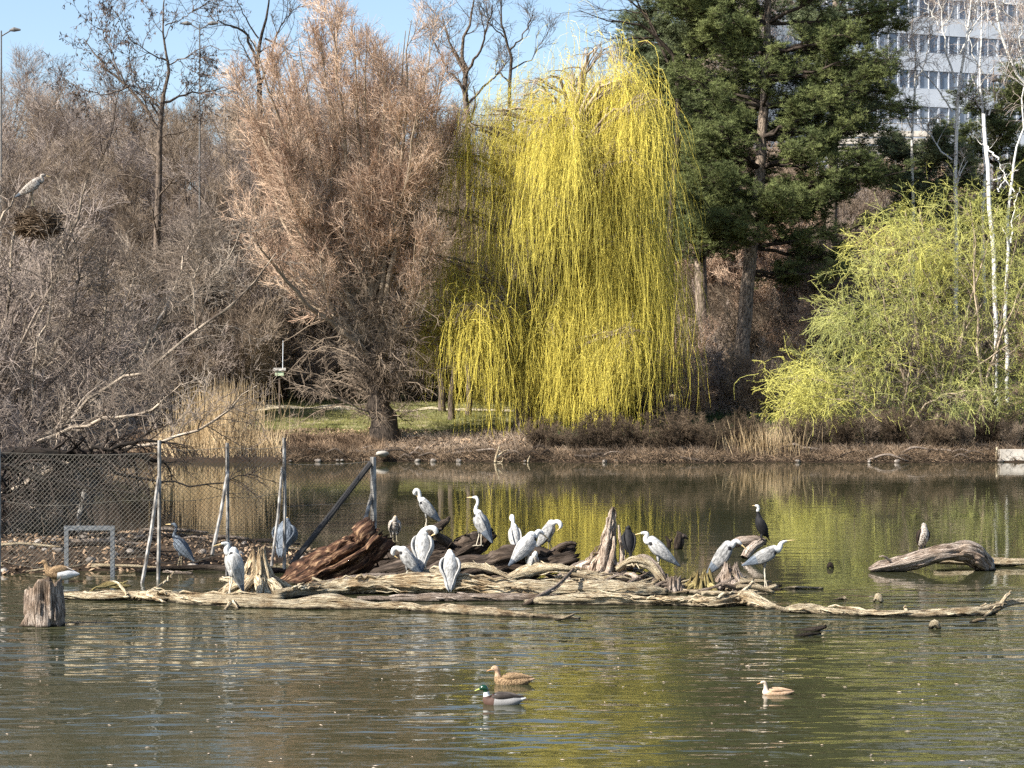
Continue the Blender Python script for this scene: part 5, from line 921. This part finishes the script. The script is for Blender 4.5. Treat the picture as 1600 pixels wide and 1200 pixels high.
# drift pieces in open water
for i, (r, lab) in enumerate([([(1222, .0, 35.1, .02), (1245, .03, 35, .03), (1286, .02, 34.9, .02)], 'slim pale stick floating right of the standing heron'), ([(1302, .0, 33.2, .015), (1318, .04, 33.2, .04), (1321, .03, 33.1, .02)], 'tiny pale chip of wood floating in mid pond'), ([(1366, .02, 32.9, .02), (1372, .1, 32.8, .05), (1378, .02, 32.8, .03)], 'upright pale wedge of wood behind the long right log'),
        ([(1245, .0, 29.1, .02), (1270, .03, 29., .05), (1290, .07, 29, .03)], 'dark curved piece of driftwood in front of the long right log'), ([(1242, .0, 28.4, .02), (1262, .03, 28.4, .035), (1282, .03, 28.5, .02)], 'pinkish chip floating below the dark curved piece'), ([(1453, .0, 29.3, .03), (1460, .07, 29.3, .06), (1468, .0, 29.3, .03)], 'pale knob poking up in front of the long right log'),
        ([(1516, .0, 30.0, .02), (1528, .03, 30.1, .03), (1540, .03, 30.2, .02)], 'small pale chip close to the long right log'), ([(868, .0, 30.3, .02), (882, .04, 30.3, .025), (896, .08, 30.4, .015)], 'small pale stick at the tip of the frontmost log'), ([(1293, .0, 38.9, .02), (1297, .06, 38.9, .05), (1301, .0, 38.9, .03)], 'dark knob in open water left of the arched log')]):
    log('floating_driftwood', pz(r), M['wood_dark' if 'dark' in lab else 'wood_pale'], lab, 'driftwood', 'small drift pieces in open water', 700 + i, k=9, n=9)
# white dead sticks before the far bank
log('dead_stick', pp([(774, 728, 91, .06), (775, 716, 91, .06), (780, 698, 91, .035)]), M['wood_pale'], 'white forked stick standing in the water before the far bank', 'driftwood', None, 720, k=8, branches=[pp([(777, 714, 91, .04), (786, 706, 91.3, .03), (794, 703, 91.4, .02)]), pp([(776, 722, 91, .04), (784, 722, 91, .03), (786, 714, 91, .02)])])
log('dead_stick', pp([(826, 728, 91, .04), (825, 720, 91, .04), (828, 712, 91, .02)]), M['wood_pale'], 'short white stick in the water right of the forked one', 'driftwood', None, 721, k=8)
for i in range(64):
    px = rk.uniform(440, 1600); D = rk.uniform(91.5, 93.0); x = (px - 800) * D / F; D += float(shore_of(np.array([x]))[0]); a = rk.uniform(-.8, .8); L = rk.uniform(.3, 1.1); r = rk.uniform(.02, .06); z = max(hz(x, D), 0) + r * .6; d = np.array([math.cos(a), math.sin(a) * .4, rk.uniform(-.25, .35)]); c = np.array([x, D, z])
    log('bank_root', [[*(c - d * L), r], [*(c + [0, 0, rk.uniform(0, .3)]), r * 1.1], [*(c + d * L), r * .4]], M[['wood_dark', 'bark', 'wood_grey', 'bark'][i % 4]], ['dark', 'brown', 'grey', 'brown'][i % 4] + ' root ' + bz(px), 'driftwood', 'roots and branches along the far bank', 800 + i, k=8, n=10, ridge=.3)
wb = empty('mooring_block', W(1582, 716, 92), 0, 'long low white concrete block at the water edge on the far right', 'block'); MB().box((.6, 0, .15), (2.4, .5, .5)).build('block', M['concrete'], wb); MB().tube([(-.75, -.1, -.1), (-.72, -.1, .5)], .05, 6).build('stake', M['wood_pale'], wb)
# bird feeder
fo = W(437, 640, 101); fr = empty('bird_feeder', fo, 0, 'small pale green bird feeder on a post by the lawn', 'bird feeder')
MB().tube([(0, 0, -.2), (0, 0, 1.6)], .05, 8).build('post', M['bark'], fr); MB().box((0, 0, 1.78), (.42, .35, .22)).build('tray', flat('feeder_green', (.45, .55, .36), .6), fr)
rb = MB(); rb.add([(-.32, -.25, 1.92), (.32, -.25, 1.92), (.32, .25, 1.92), (-.32, .25, 1.92), (-.3, 0, 2.06), (.3, 0, 2.06)], [[0, 1, 5, 4], [2, 3, 4, 5], [3, 2, 1, 0]], [[1, 2, 5], [3, 0, 4]]); rb.build('roof', M['post'], fr); MB().tube([(.15, 0, 2.03), (.17, 0, 3.4)], .022, 6).build('hanging_rod', M['panel'], fr)

# ------------------------------------------------------------------ fence
def fence():
    posts = [(-2, 905, 37.0, 700), (247, 906, 36.7, 688), (355, 898, 37.5, 692), (444, 897, 38., 684), (583, 880, 39.4, 714)]
    o = W(247, 906, 36.7); root = empty('chain_link_fence', o, 0, 'rusty chain-link fence on worn posts standing in the shallows at the left', 'fence')
    ends = []
    for i, (px, pyb, D, pt) in enumerate(posts):
        b = W(px, pyb, D); t = W(px + (2 if i == 1 else 0), pt, D); b[2] = min(b[2], -.15); ends.append((b, t)); wd = .075 if i < 4 else .13
        mb = MB(); p = smooth_path(np.array([b - o, (b + t) / 2 - o + [.01, 0, 0], t - o]), 8); mb.tube(p, wd / 2, 6); mb.build('post', M['post'], root)
    for (a, b, r) in [((248, 745, 36.7), (221, 918, 36.0), .035), ((356, 735, 37.5), (331, 868, 36.8), .035), ((441, 730, 38.), (424, 885, 37.3), .03), ((581, 772, 39.4), (562, 835, 38.9), .04)]:
        MB().tube([W(*a) - o, (W(*a) + W(*b)) / 2 - o + [.02, 0, 0], W(*b) - o], r, 6).build('brace', M['post'], root)
    MB().tube([W(579, 724, 39.3) - o, W(520, 800, 38.7) - o, W(455, 882, 38.0) - o], .055, 6).build('strut', M['iron'], root)
    for i in range(4):
        b0, t0 = ends[i]; b1, t1 = ends[i + 1]; Wd = np.linalg.norm((b1 - b0)[:2]); Hh = 1.95 if i < 3 else 1.75; z1 = min(t0[2], t1[2]) - .08; dirv = (b1 - b0)[:2] / Wd; m_ = MB(); P = []; p = .085
        def pt(u, v):
            sag = .05 * math.sin(u / Wd * 3.14) * (v / Hh) ; bul = .05 * math.sin(u * 2.1 + v * 1.7 + i)
            ztop = z1 - .04 * math.sin(u / Wd * 3.14)
            return [b0[0] + dirv[0] * u - dirv[1] * bul, b0[1] + dirv[1] * u + dirv[0] * bul, ztop - v * (1 + .05 * math.sin(u * 1.9 + i))]
        for sg in (1, -1):
            c = -Hh
            while c < Wd + Hh:
                # u = c + sg*v for v in 0..Hh
                v0, v1 = 0, Hh
                us = [c + (v if sg > 0 else Hh - v) for v in (v0, v1)]
                vv = np.linspace(0, Hh, 9); uu = c + (vv if sg > 0 else Hh - vv); ok = (uu >= 0) & (uu <= Wd)
                if ok.sum() >= 2:
                    lo, hi = vv[ok].min(), vv[ok].max(); vs = np.linspace(lo, hi, 6); us = c + (vs if sg > 0 else Hh - vs); P.append([pt(u, v) for u, v in zip(us, vs)])
                c += p
        P = np.array(P) - o; m_.tubes(P, np.full(P.shape[:2], .0031), 3)
        for v in (0., Hh * .45, Hh): m_.tubes((np.array([pt(u, v) for u in np.linspace(0, Wd, 10)]) - o)[None], np.full((1, 10), .005), 3)
        m_.build('wire_mesh', M['wire'], root)
fence()
gf = empty('metal_frame', W(140, 905, 37.2), 0, 'empty grey metal frame standing in the mud left of the fence', 'frame'); s_ = 37.2 / F
for dx in (-36, 36): MB().box((dx * s_, 0, .42), (.075, .06, 1.08)).build('leg', M['metal'], gf)
MB().box((0, 0, .93), (79 * s_, .064, .08)).build('crossbar', M['metal'], gf)
sp = empty('leaning_post', W(118, 835, 42.5), 0, 'pale leaning post behind the metal frame', 'post'); MB().tube([(0, 0, -.4), (.08, 0, .4), (.2, 0, .95)], .05, 7).build('pole', M['post'], sp)

# ------------------------------------------------------------------ birds
def loft(mb, C, k=16, up=4, mats=None, seed=0, S0=(0, 1, 0)):
    """C rows x,y,z,w,h (half width sideways, half height). mats: material index per control segment"""
    C = np.asarray(C, float); m = len(C); n = (m - 1) * up + 1; q = smooth_path(C, n); P = q[:, :3]; w_, h_ = np.maximum(q[:, 3], .0015), np.maximum(q[:, 4], .0015)
    T = np.gradient(P, axis=0); T /= np.linalg.norm(T, axis=1, keepdims=True) + 1e-9; s = np.array(S0, float); S = np.zeros_like(P)
    for i in range(n): s = s - (s @ T[i]) * T[i]; s /= np.linalg.norm(s); S[i] = s
    Nn = np.cross(T, S); a = np.arange(k) * 2 * math.pi / k
    X = P[:, None] + (w_[:, None] * np.cos(a))[..., None] * S[:, None] + (h_[:, None] * np.sin(a))[..., None] * Nn[:, None]
    L = np.concatenate([[0], np.cumsum(np.linalg.norm(np.diff(P, axis=0), axis=1))])
    g = np.stack([np.broadcast_to(np.cos(a) * .05, (n, k)) + seed, np.broadcast_to(np.sin(a) * .05, (n, k)), np.broadcast_to(L[:, None], (n, k))], -1).reshape(-1, 3)
    i = (np.arange(n - 1)[:, None] * k + np.arange(k)[None]); j = (np.arange(n - 1)[:, None] * k + (np.arange(k)[None] + 1) % k)
    mi = np.repeat(np.array(mats)[np.minimum(np.arange(n - 1) // up, m - 2)] if mats is not None else np.zeros(n - 1, int), k)
    Q = np.stack([i, j, j + k, i + k], -1).reshape(-1, 4)
    V = np.concatenate([X.reshape(-1, 3), P[:1], P[-1:]]); b = n * k; Tr = [[b, (x + 1) % k, x] for x in range(k)] + [[b + 1, (n - 1) * k + x, (n - 1) * k + (x + 1) % k] for x in range(k)]
    g = np.concatenate([g, g[:1], g[-1:]]); mb.add(V, Q, None, g, None, mi); nb = mb.n - len(V); mb.T.append(np.array(Tr) + nb); mb.ti.append(np.concatenate([np.full(k, mi[0]), np.full(k, mi[-1])])); return mb
def rotp(C, ang, piv):
    C = np.array(C, float); c, s = math.cos(ang), math.sin(ang); x, z = C[:, 0] - piv[0], C[:, 2] - piv[2]; C[:, 0] = piv[0] + x * c - z * s; C[:, 2] = piv[2] + x * s + z * c; return C
NECK = {
 'hunch': ([(.07, 0, -.02, .055, .055), (.10, 0, .03, .045, .045), (.08, 0, .09, .042, .042), (.09, 0, .125, .038, .038), (.14, 0, .135, .033, .032), (.185, 0, .125, .015, .014)], (1, 0, -.22), .13),
 'upright': ([(.05, 0, .05, .050, .052), (.05, 0, .12, .034, .036), (.02, 0, .19, .028, .030), (.015, 0, .26, .028, .030), (.05, 0, .315, .034, .034), (.10, 0, .32, .028, .026), (.14, 0, .315, .013, .012)], (1, 0, -.02), .13),
 'preen': ([(.05, 0, .05, .048, .05), (.055, 0, .13, .036, .038), (.075, 0, .20, .040, .042), (.13, 0, .225, .046, .046), (.165, 0, .17, .044, .042), (.14, 0, .12, .022, .02)], (-.7, 0, -.6), .09),
 'side': ([(.03, 0, .05, .05, .05), (.03, -.05, .09, .042, .042), (.02, -.12, .11, .042, .042), (.01, -.185, .10, .046, .046), (.01, -.215, .05, .04, .036), (.01, -.20, .01, .018, .016)], (.1, .9, -.4), .09),
 'down': ([(.06, 0, .02, .055, .055), (.12, 0, .04, .047, .047), (.18, 0, .02, .047, .047), (.205, 0, -.05, .042, .040), (.18, 0, -.10, .02, .018)], (-.75, 0, -.55), .10),
 'tuck': ([(.03, 0, .03, .070, .072), (.045, 0, .075, .055, .058), (.05, 0, .115, .030, .032)], (.35, 0, -1), .06),
 'reach': ([(.07, 0, .00, .058, .062), (.11, 0, .06, .046, .05), (.13, 0, .11, .038, .040), (.18, 0, .145, .034, .033), (.24, 0, .16, .016, .015)], (1, 0, .10), .165),
 'bow': ([(.06, 0, .0, .055, .055), (.10, 0, .05, .045, .045), (.14, 0, .075, .040, .040), (.19, 0, .05, .034, .032), (.225, 0, .015, .016, .014)], (.75, 0, -.66), .15)}
def heron(px, py, D, ht, yaw, pose, label, style='grey', pitch=0., legs=.46, fat=1., roll=0.):
    m_body, m_wing, m_neck = {'grey': ('f_grey', 'f_grey', 'f_white'), 'pale': ('f_lgrey', 'f_lgrey', 'f_white'), 'dark': ('f_blue', 'f_blue', 'f_blue'), 'young': ('f_mottle', 'f_mottle', 'f_mottle'), 'mix': ('f_mottle', 'f_grey', 'f_white')}[style]
    piv = (-.03, 0, .5); C = rotp([(-.36, 0, .30, .012, .008), (-.29, 0, .36, .045, .028), (-.18, 0, .455, .085, .07), (-.05, 0, .575, .108, .105), (.035, 0, .67, .098, .098), (.085, 0, .735, .072, .074)], pitch, piv); C[:, 3] *= fat; C[:, 4] *= 1.17
    if pose == 'tuck': C[0, 3:] = (.045, .02); C[1, 3:] = (.085 * fat / 1.2, .05)
    dz = legs - .46; C[:, 2] += dz; shd = C[-1, :3]; nk, bd, bl_ = NECK[pose]; nk = np.array(nk, float); nk[:, :3] += shd
    body = np.vstack([C, nk]); nseg = len(body) - 1; mi = [0] * 5 + [1] * (nseg - 5)
    top = max(body[:, 2] + body[:, 4]); s = ht / top
    foot = W(px, py, D); root = empty('grey_heron', foot, yaw, label, 'heron', 'grey herons on and about the driftwood', s)
    mb = MB(); loft(mb, body, 18, 5, mi, seed=px * .01)
    # thigh feathers
    for sy in (-1, 1): loft(mb, [(-.05, sy * .045, .50 + dz, .05, .06), (-.035, sy * .045, .44 + dz, .035, .04), (-.03, sy * .045, .37 + dz, .014, .016)], 10, 3, [0, 0], S0=(1, 0, 0))
    mb.build('body', [M[m_body], M[m_neck]], root, True)
    for sy in (-1, 1):
        wq = rotp([(.09, sy * .062, .715, .018, .045), (.04, sy * .094 * fat, .665, .03, .088), (-.06, sy * .108 * fat, .57, .026, .100), (-.18, sy * .085, .465, .022, .078), (-.30, sy * .04, .365, .014, .04), (-.40, sy * .015, .285, .006, .010)], pitch, piv); wq[:, 2] += dz; wq[:, 4] *= 1.12; wq[:, 1] *= (1 + fat) / 2
        wm = MB(); loft(wm, wq, 12, 5, [0, 0, 0, 1, 1] if style == 'grey' else [0, 0, 0, 0, 1], seed=px * .02 + sy); wm.build('wing', [M[m_wing], M['f_blue']], root, True)
        if style in ('grey', 'pale') and pose not in ('tuck',):
            sq_ = rotp([(.125, sy * .045, .705, .012, .012), (.105, sy * .078, .69, .018, .038), (.07, sy * .104, .645, .014, .03), (.03, sy * .118, .60, .004, .006)], pitch, piv); sq_[:, 2] += dz
            pm_ = MB(); loft(pm_, sq_, 8, 3); pm_.build('shoulder_patch', M['f_black'], root, True)
    hd = nk[-1, :3]; bdv = np.array(bd, float); bdv /= np.linalg.norm(bdv)
    bm = MB(); loft(bm, np.array([[*(hd - bdv * .012), .015, .015], [*(hd + bdv * bl_ * .5), .010, .010], [*(hd + bdv * bl_), .002, .002]]), 8, 3); bm.build('bill', M['bill_y'], root, True)
    hc = nk[-2, :3]
    if pose != 'tuck' and style != 'young':
        cr = MB(); back = nk[-3, :3]; upv = np.array([0, 0, 1.]); loft(cr, np.array([[*(hd + upv * .008), .008, .006], [*(hc + upv * .028), .021, .009], [*(hc - bdv * .045 + upv * .022), .016, .008], [*(hc - bdv * .11 - upv * .01), .003, .003]]), 8, 3); cr.build('crest', M['f_black'], root, True)
        for sy in (-1, 1): e = MB(); c = hc + bdv * .018; c[1] += sy * .028; loft(e, [[c[0], c[1] - .004, c[2], .002, .002], [c[0], c[1], c[2], .006, .006], [c[0], c[1] + .004, c[2], .002, .002]], 6, 2, S0=(1, 0, 0)); e.build('eye', M['eye'], root, True)
    kz = legs * .56
    for sy in (-1, 1):
        lg = MB(); y = sy * .045; f0 = np.array([.03 if sy > 0 else -.03, y, 0.]); lg.tubes(np.array([[(-.03, y, .42 + dz), (-.035, y, kz + .02), (-.03, y, kz), f0 + (0, 0, .012)]]), np.array([[.011, .0095, .012, .009]]), 7)
        for an in (-.45, 0, .45, 3.14): c, s2 = math.cos(an), math.sin(an); l = .075 if abs(an) < 1 else .045; lg.tubes(np.array([[f0 + (0, 0, .012), f0 + (c * l * .5, s2 * l * .5, .012), f0 + (c * l, s2 * l, .001)]]), np.array([[.007, .006, .003]]), 5)
        lg.build('leg', M['leg_pale' if style in ('pale', 'grey') else 'leg'], root, True)
    return root
d2 = math.radians
HER = [
 (358, 932, 33.3, .90, d2(205), 'hunch', 'pale hunched heron facing left beside the jagged stump', 'pale', .55, .40, 1.15),
 (280, 888, 38.8, .86, d2(165), 'upright', 'shade-darkened slate heron behind the fence with its neck drawn up', 'dark', .1, .36, 1.),  # slate plumage paints in the shade this heron stands in
 (447, 876, 38.8, .84, d2(75), 'tuck', 'dark grey heron seen from behind through the fence', 'dark', .35, .36, 1.5),
 (664, 833, 37.3, .82, d2(180), 'preen', 'topmost heron preening with its white head curled, on the raised grey branch', 'grey', .1, .42, 1.),
 (617, 846, 38.0, .50, d2(-80), 'tuck', 'mottled brown young heron huddled right of the leaning rotten trunk', 'young', .25, .26, 1.2),
 (661, 900, 35.2, .87, d2(85), 'side', 'heron seen from behind with its white head bent out to the right', 'pale', .42, .38, 1.3),
 (634, 908, 34.8, .60, d2(172), 'down', 'leaning heron tucking its white head down to the left', 'grey', .15, .30, 1.),
 (703, 907, 33.95, .54, d2(92), 'tuck', 'short pale heron seen from behind with no head showing', 'pale', .5, .14, 1.35),
 (748, 853, 36.9, .90, d2(150), 'upright', 'tall upright heron with raised neck on the dark fallen trunk', 'grey', .3, .34, 1.),
 (803, 864, 36.3, .68, d2(110), 'preen', 'heron with its neck looped over its back, behind the middle of the pile', 'pale', .35, .26, 1.),
 (826, 893, 35.5, .73, d2(25), 'bow', 'stooping heron with dark bill lowered to the right, middle of the pile', 'pale', .1, .32, 1.),
 (835, 898, 34.6, .42, d2(-60), 'tuck', 'small streaky young heron in front of the stooping heron', 'mix', .3, .2, .9),
 (860, 860, 36.3, .55, d2(-20), 'down', 'brown and white young heron preening at the right end of the black log', 'mix', .25, .26, .95),
 (1026, 893, 36.4, .72, d2(180), 'hunch', 'pale heron facing left with its bill level, right of the spire stump', 'pale', -.02, .26, 1.),
 (1134, 902, 35.0, .66, d2(-5), 'bow', 'heron bending its yellow bill down to the right over a stump', 'grey', .2, .24, 1.),
 (1197, 918, 34.5, .80, d2(5), 'reach', 'long-legged heron holding its yellow bill out to the right', 'grey', -.3, .46, 1.),
 (52, 322, 46.6, .74, d2(20), 'hunch', 'grey and white heron standing over the nest in the branches', 'young', -.1, .34, 1.05)]
for h_ in HER: heron(*h_)

def cormorant(px, py, D, ht, yaw, label, white=False, tuck=False, young=False):
    fatc = 1.3 if tuck else 1.08
    C = [(-.20, 0, .02, .02, .008), (-.15, 0, .10, .035, .02), (-.09, 0, .18, .075, .07), (-.02, 0, .30, .092, .095), (.02, 0, .42, .085, .085), (.03, 0, .50, .058, .06)]
    if tuck: C += [(.03, 0, .56, .045, .045), (.01, 0, .60, .035, .035), (.0, 0, .63, .012, .012)]; mi = [0] * 8; bd = None
    else: C += [(.04, 0, .56, .036, .038), (.055, 0, .63, .028, .03), (.04, 0, .69, .028, .03), (.06, 0, .735, .031, .03), (.10, 0, .745, .022, .02), (.12, 0, .745, .01, .01)]; mi = [0] * 7 + ([1] * 4 if white else [0] * 4); bd = (.12, 0, .745)
    C = [(a, b_, c_, d_ * fatc, e_ * fatc) for a, b_, c_, d_, e_ in C]
    top = max(c[2] + c[4] for c in C); s = ht / top; root = empty('cormorant', W(px, py, D), yaw, label, 'cormorant', 'cormorants perched on the wood', s)
    mb = MB(); loft(mb, C, 16, 5, mi); mb.build('body', [M['f_mottle' if young else 'f_black'], M['f_white']], root, True)
    for sy in (-1, 1):
        wm = MB(); loft(wm, [(.03, sy * .045, .50, .015, .03), (.0, sy * .085, .41, .022, .07), (-.06, sy * .085, .29, .022, .075), (-.12, sy * .055, .17, .018, .045), (-.17, sy * .02, .09, .006, .012)], 12, 5, seed=sy); wm.V[-1][:, 1] *= fatc * 1.05; wm.build('wing', M['f_black' if not young else 'wood_dark'], root, True)
        lg = MB(); f0 = np.array([.02, sy * .04, 0.]); lg.tubes(np.array([[(-.03, sy * .04, .16), (-.01, sy * .04, .06), f0 + (0, 0, .01)]]), np.array([[.022, .013, .011]]), 7)
        for an in (-.5, 0, .5): lg.tubes(np.array([[f0 + (0, 0, .01), f0 + (math.cos(an) * .06, math.sin(an) * .06, .003)]]), np.array([[.010, .005]]), 5)
        lg.build('foot', M['f_black'], root, True)
    if bd: b = MB(); loft(b, [(.11, 0, .745, .010, .010), (.155, 0, .748, .006, .006), (.175, 0, .742, .003, .003)], 8, 3); b.build('bill', M['bill_y'], root, True)
cormorant(1188, 846, 41.15, .74, d2(188), 'black cormorant with white head facing left on the forked branch', True)
cormorant(982, 870, 35.9, .56, d2(100), 'black cormorant half hidden behind the spire stump', False, True)
cormorant(1443, 862, 38.15, .55, d2(-75), 'pale-breasted young cormorant with tucked head on the arched log', False, True, True)

def duck(px, D, L, yaw, label, kind):
    root = empty('duck', WZ(px, -.012, D), yaw, label, 'duck', 'ducks swimming in the foreground', L / .56)
    C = [(-.30, 0, .085, .012, .006), (-.24, 0, .07, .055, .028), (-.14, 0, .05, .098, .075), (.0, 0, .04, .108, .092), (.10, 0, .045, .100, .090), (.165, 0, .065, .066, .074), (.185, 0, .115, .040, .044), (.19, 0, .165, .030, .034), (.205, 0, .205, .036, .038), (.235, 0, .215, .036, .036), (.262, 0, .205, .022, .022), (.275, 0, .20, .012, .010)]
    if kind == 'drake': ms = [M['f_flank'], M['f_chest'], M['f_white'], M['f_green'], M['f_white']]; mi = [4, 0, 0, 0, 1, 1, 2, 3, 3, 3, 3]
    elif kind == 'hen': ms = [M['f_brown'], M['f_tan']]; mi = [1, 0, 0, 0, 0, 0, 1, 1, 1, 1, 1]
    else:
        ms = [M['f_tan'], mat('buff_neck_feathers', (.42, .33, .25), (.62, .53, .43), 6, .85)]; mi = [0, 0, 0, 0, 0, 1, 1, 1, 1, 1, 1]
        for q in range(6, 12): C[q] = (C[q][0] - .01, 0, C[q][2] + .05 * min(1, (q - 5) / 3), C[q][3] * .85, C[q][4] * .85)
    if kind == 'small': root.scale = (root.scale[0], root.scale[0], root.scale[0] * .82)
    mb = MB(); loft(mb, C, 18, 5, mi); mb.build('body', ms, root, True)
    for sy in (-1, 1):
        wm = MB(); loft(wm, [(.12, sy * .06, .10, .01, .02), (.04, sy * .085, .115, .02, .035), (-.08, sy * .075, .115, .018, .036), (-.18, sy * .045, .105, .014, .024), (-.27, sy * .012, .10, .004, .006)], 12, 5, seed=sy)
        wm.build('wing', M['f_back' if kind == 'drake' else ('f_brown' if kind == 'hen' else 'f_tan')], root, True)
    bz = C[-1][2]; bx = C[-1][0]; b = MB(); loft(b, [(bx - .02, 0, bz + .002, .013, .013), (bx + .02, 0, bz - .008, .013, .007), (bx + .05, 0, bz - .02, .012, .004), (bx + .058, 0, bz - .024, .006, .002)], 10, 3); b.build('bill', M['bill_d' if kind == 'drake' else 'bill_o'], root, True)
    for sy in (-1, 1): e = MB(); c = (C[-3][0] + .005, sy * .034, C[-3][2] + .008); loft(e, [[c[0], c[1] - .004, c[2], .002, .002], [c[0], c[1], c[2], .006, .006], [c[0], c[1] + .004, c[2], .002, .002]], 6, 2, S0=(1, 0, 0)); e.build('eye', M['eye'], root, True)
duck(784, 22.4, .50, d2(183), 'mallard drake with glossy green head and pale collar swimming left', 'drake')
duck(800, 23.9, .50, d2(178), 'mottled brown female mallard swimming just behind the drake', 'hen')
duck(1213, 23.1, .38, d2(180), 'small tan duck with slim pale neck swimming alone on the right', 'small')
# brown goose resting at the edge of the spit
def goose():
    root = empty('goose', W(92, 908, 36.2), d2(190), 'brown and white goose resting on the mud behind the old stump', 'goose', None, 1.)
    mb = MB(); loft(mb, [(-.36, 0, .12, .02, .01), (-.28, 0, .12, .08, .05), (-.14, 0, .13, .13, .11), (.02, 0, .14, .13, .12), (.14, 0, .17, .10, .10), (.20, 0, .24, .06, .06), (.22, 0, .31, .042, .042), (.26, 0, .345, .042, .04), (.31, 0, .33, .02, .02)], 18, 5, [1, 1, 1, 0, 0, 0, 0, 0]); mb.build('body', [M['f_brown'], M['f_white']], root, True)
    for sy in (-1, 1): wm = MB(); loft(wm, [(.14, sy * .08, .20, .015, .03), (.04, sy * .11, .21, .025, .06), (-.10, sy * .10, .20, .02, .06), (-.24, sy * .05, .17, .01, .02)], 12, 5); wm.build('wing', M['f_brown'], root, True)
    b = MB(); loft(b, [(.295, 0, .335, .018, .016), (.34, 0, .32, .01, .008), (.355, 0, .315, .004, .004)], 8, 3); b.build('bill', M['bill_o'], root, True)
goose()
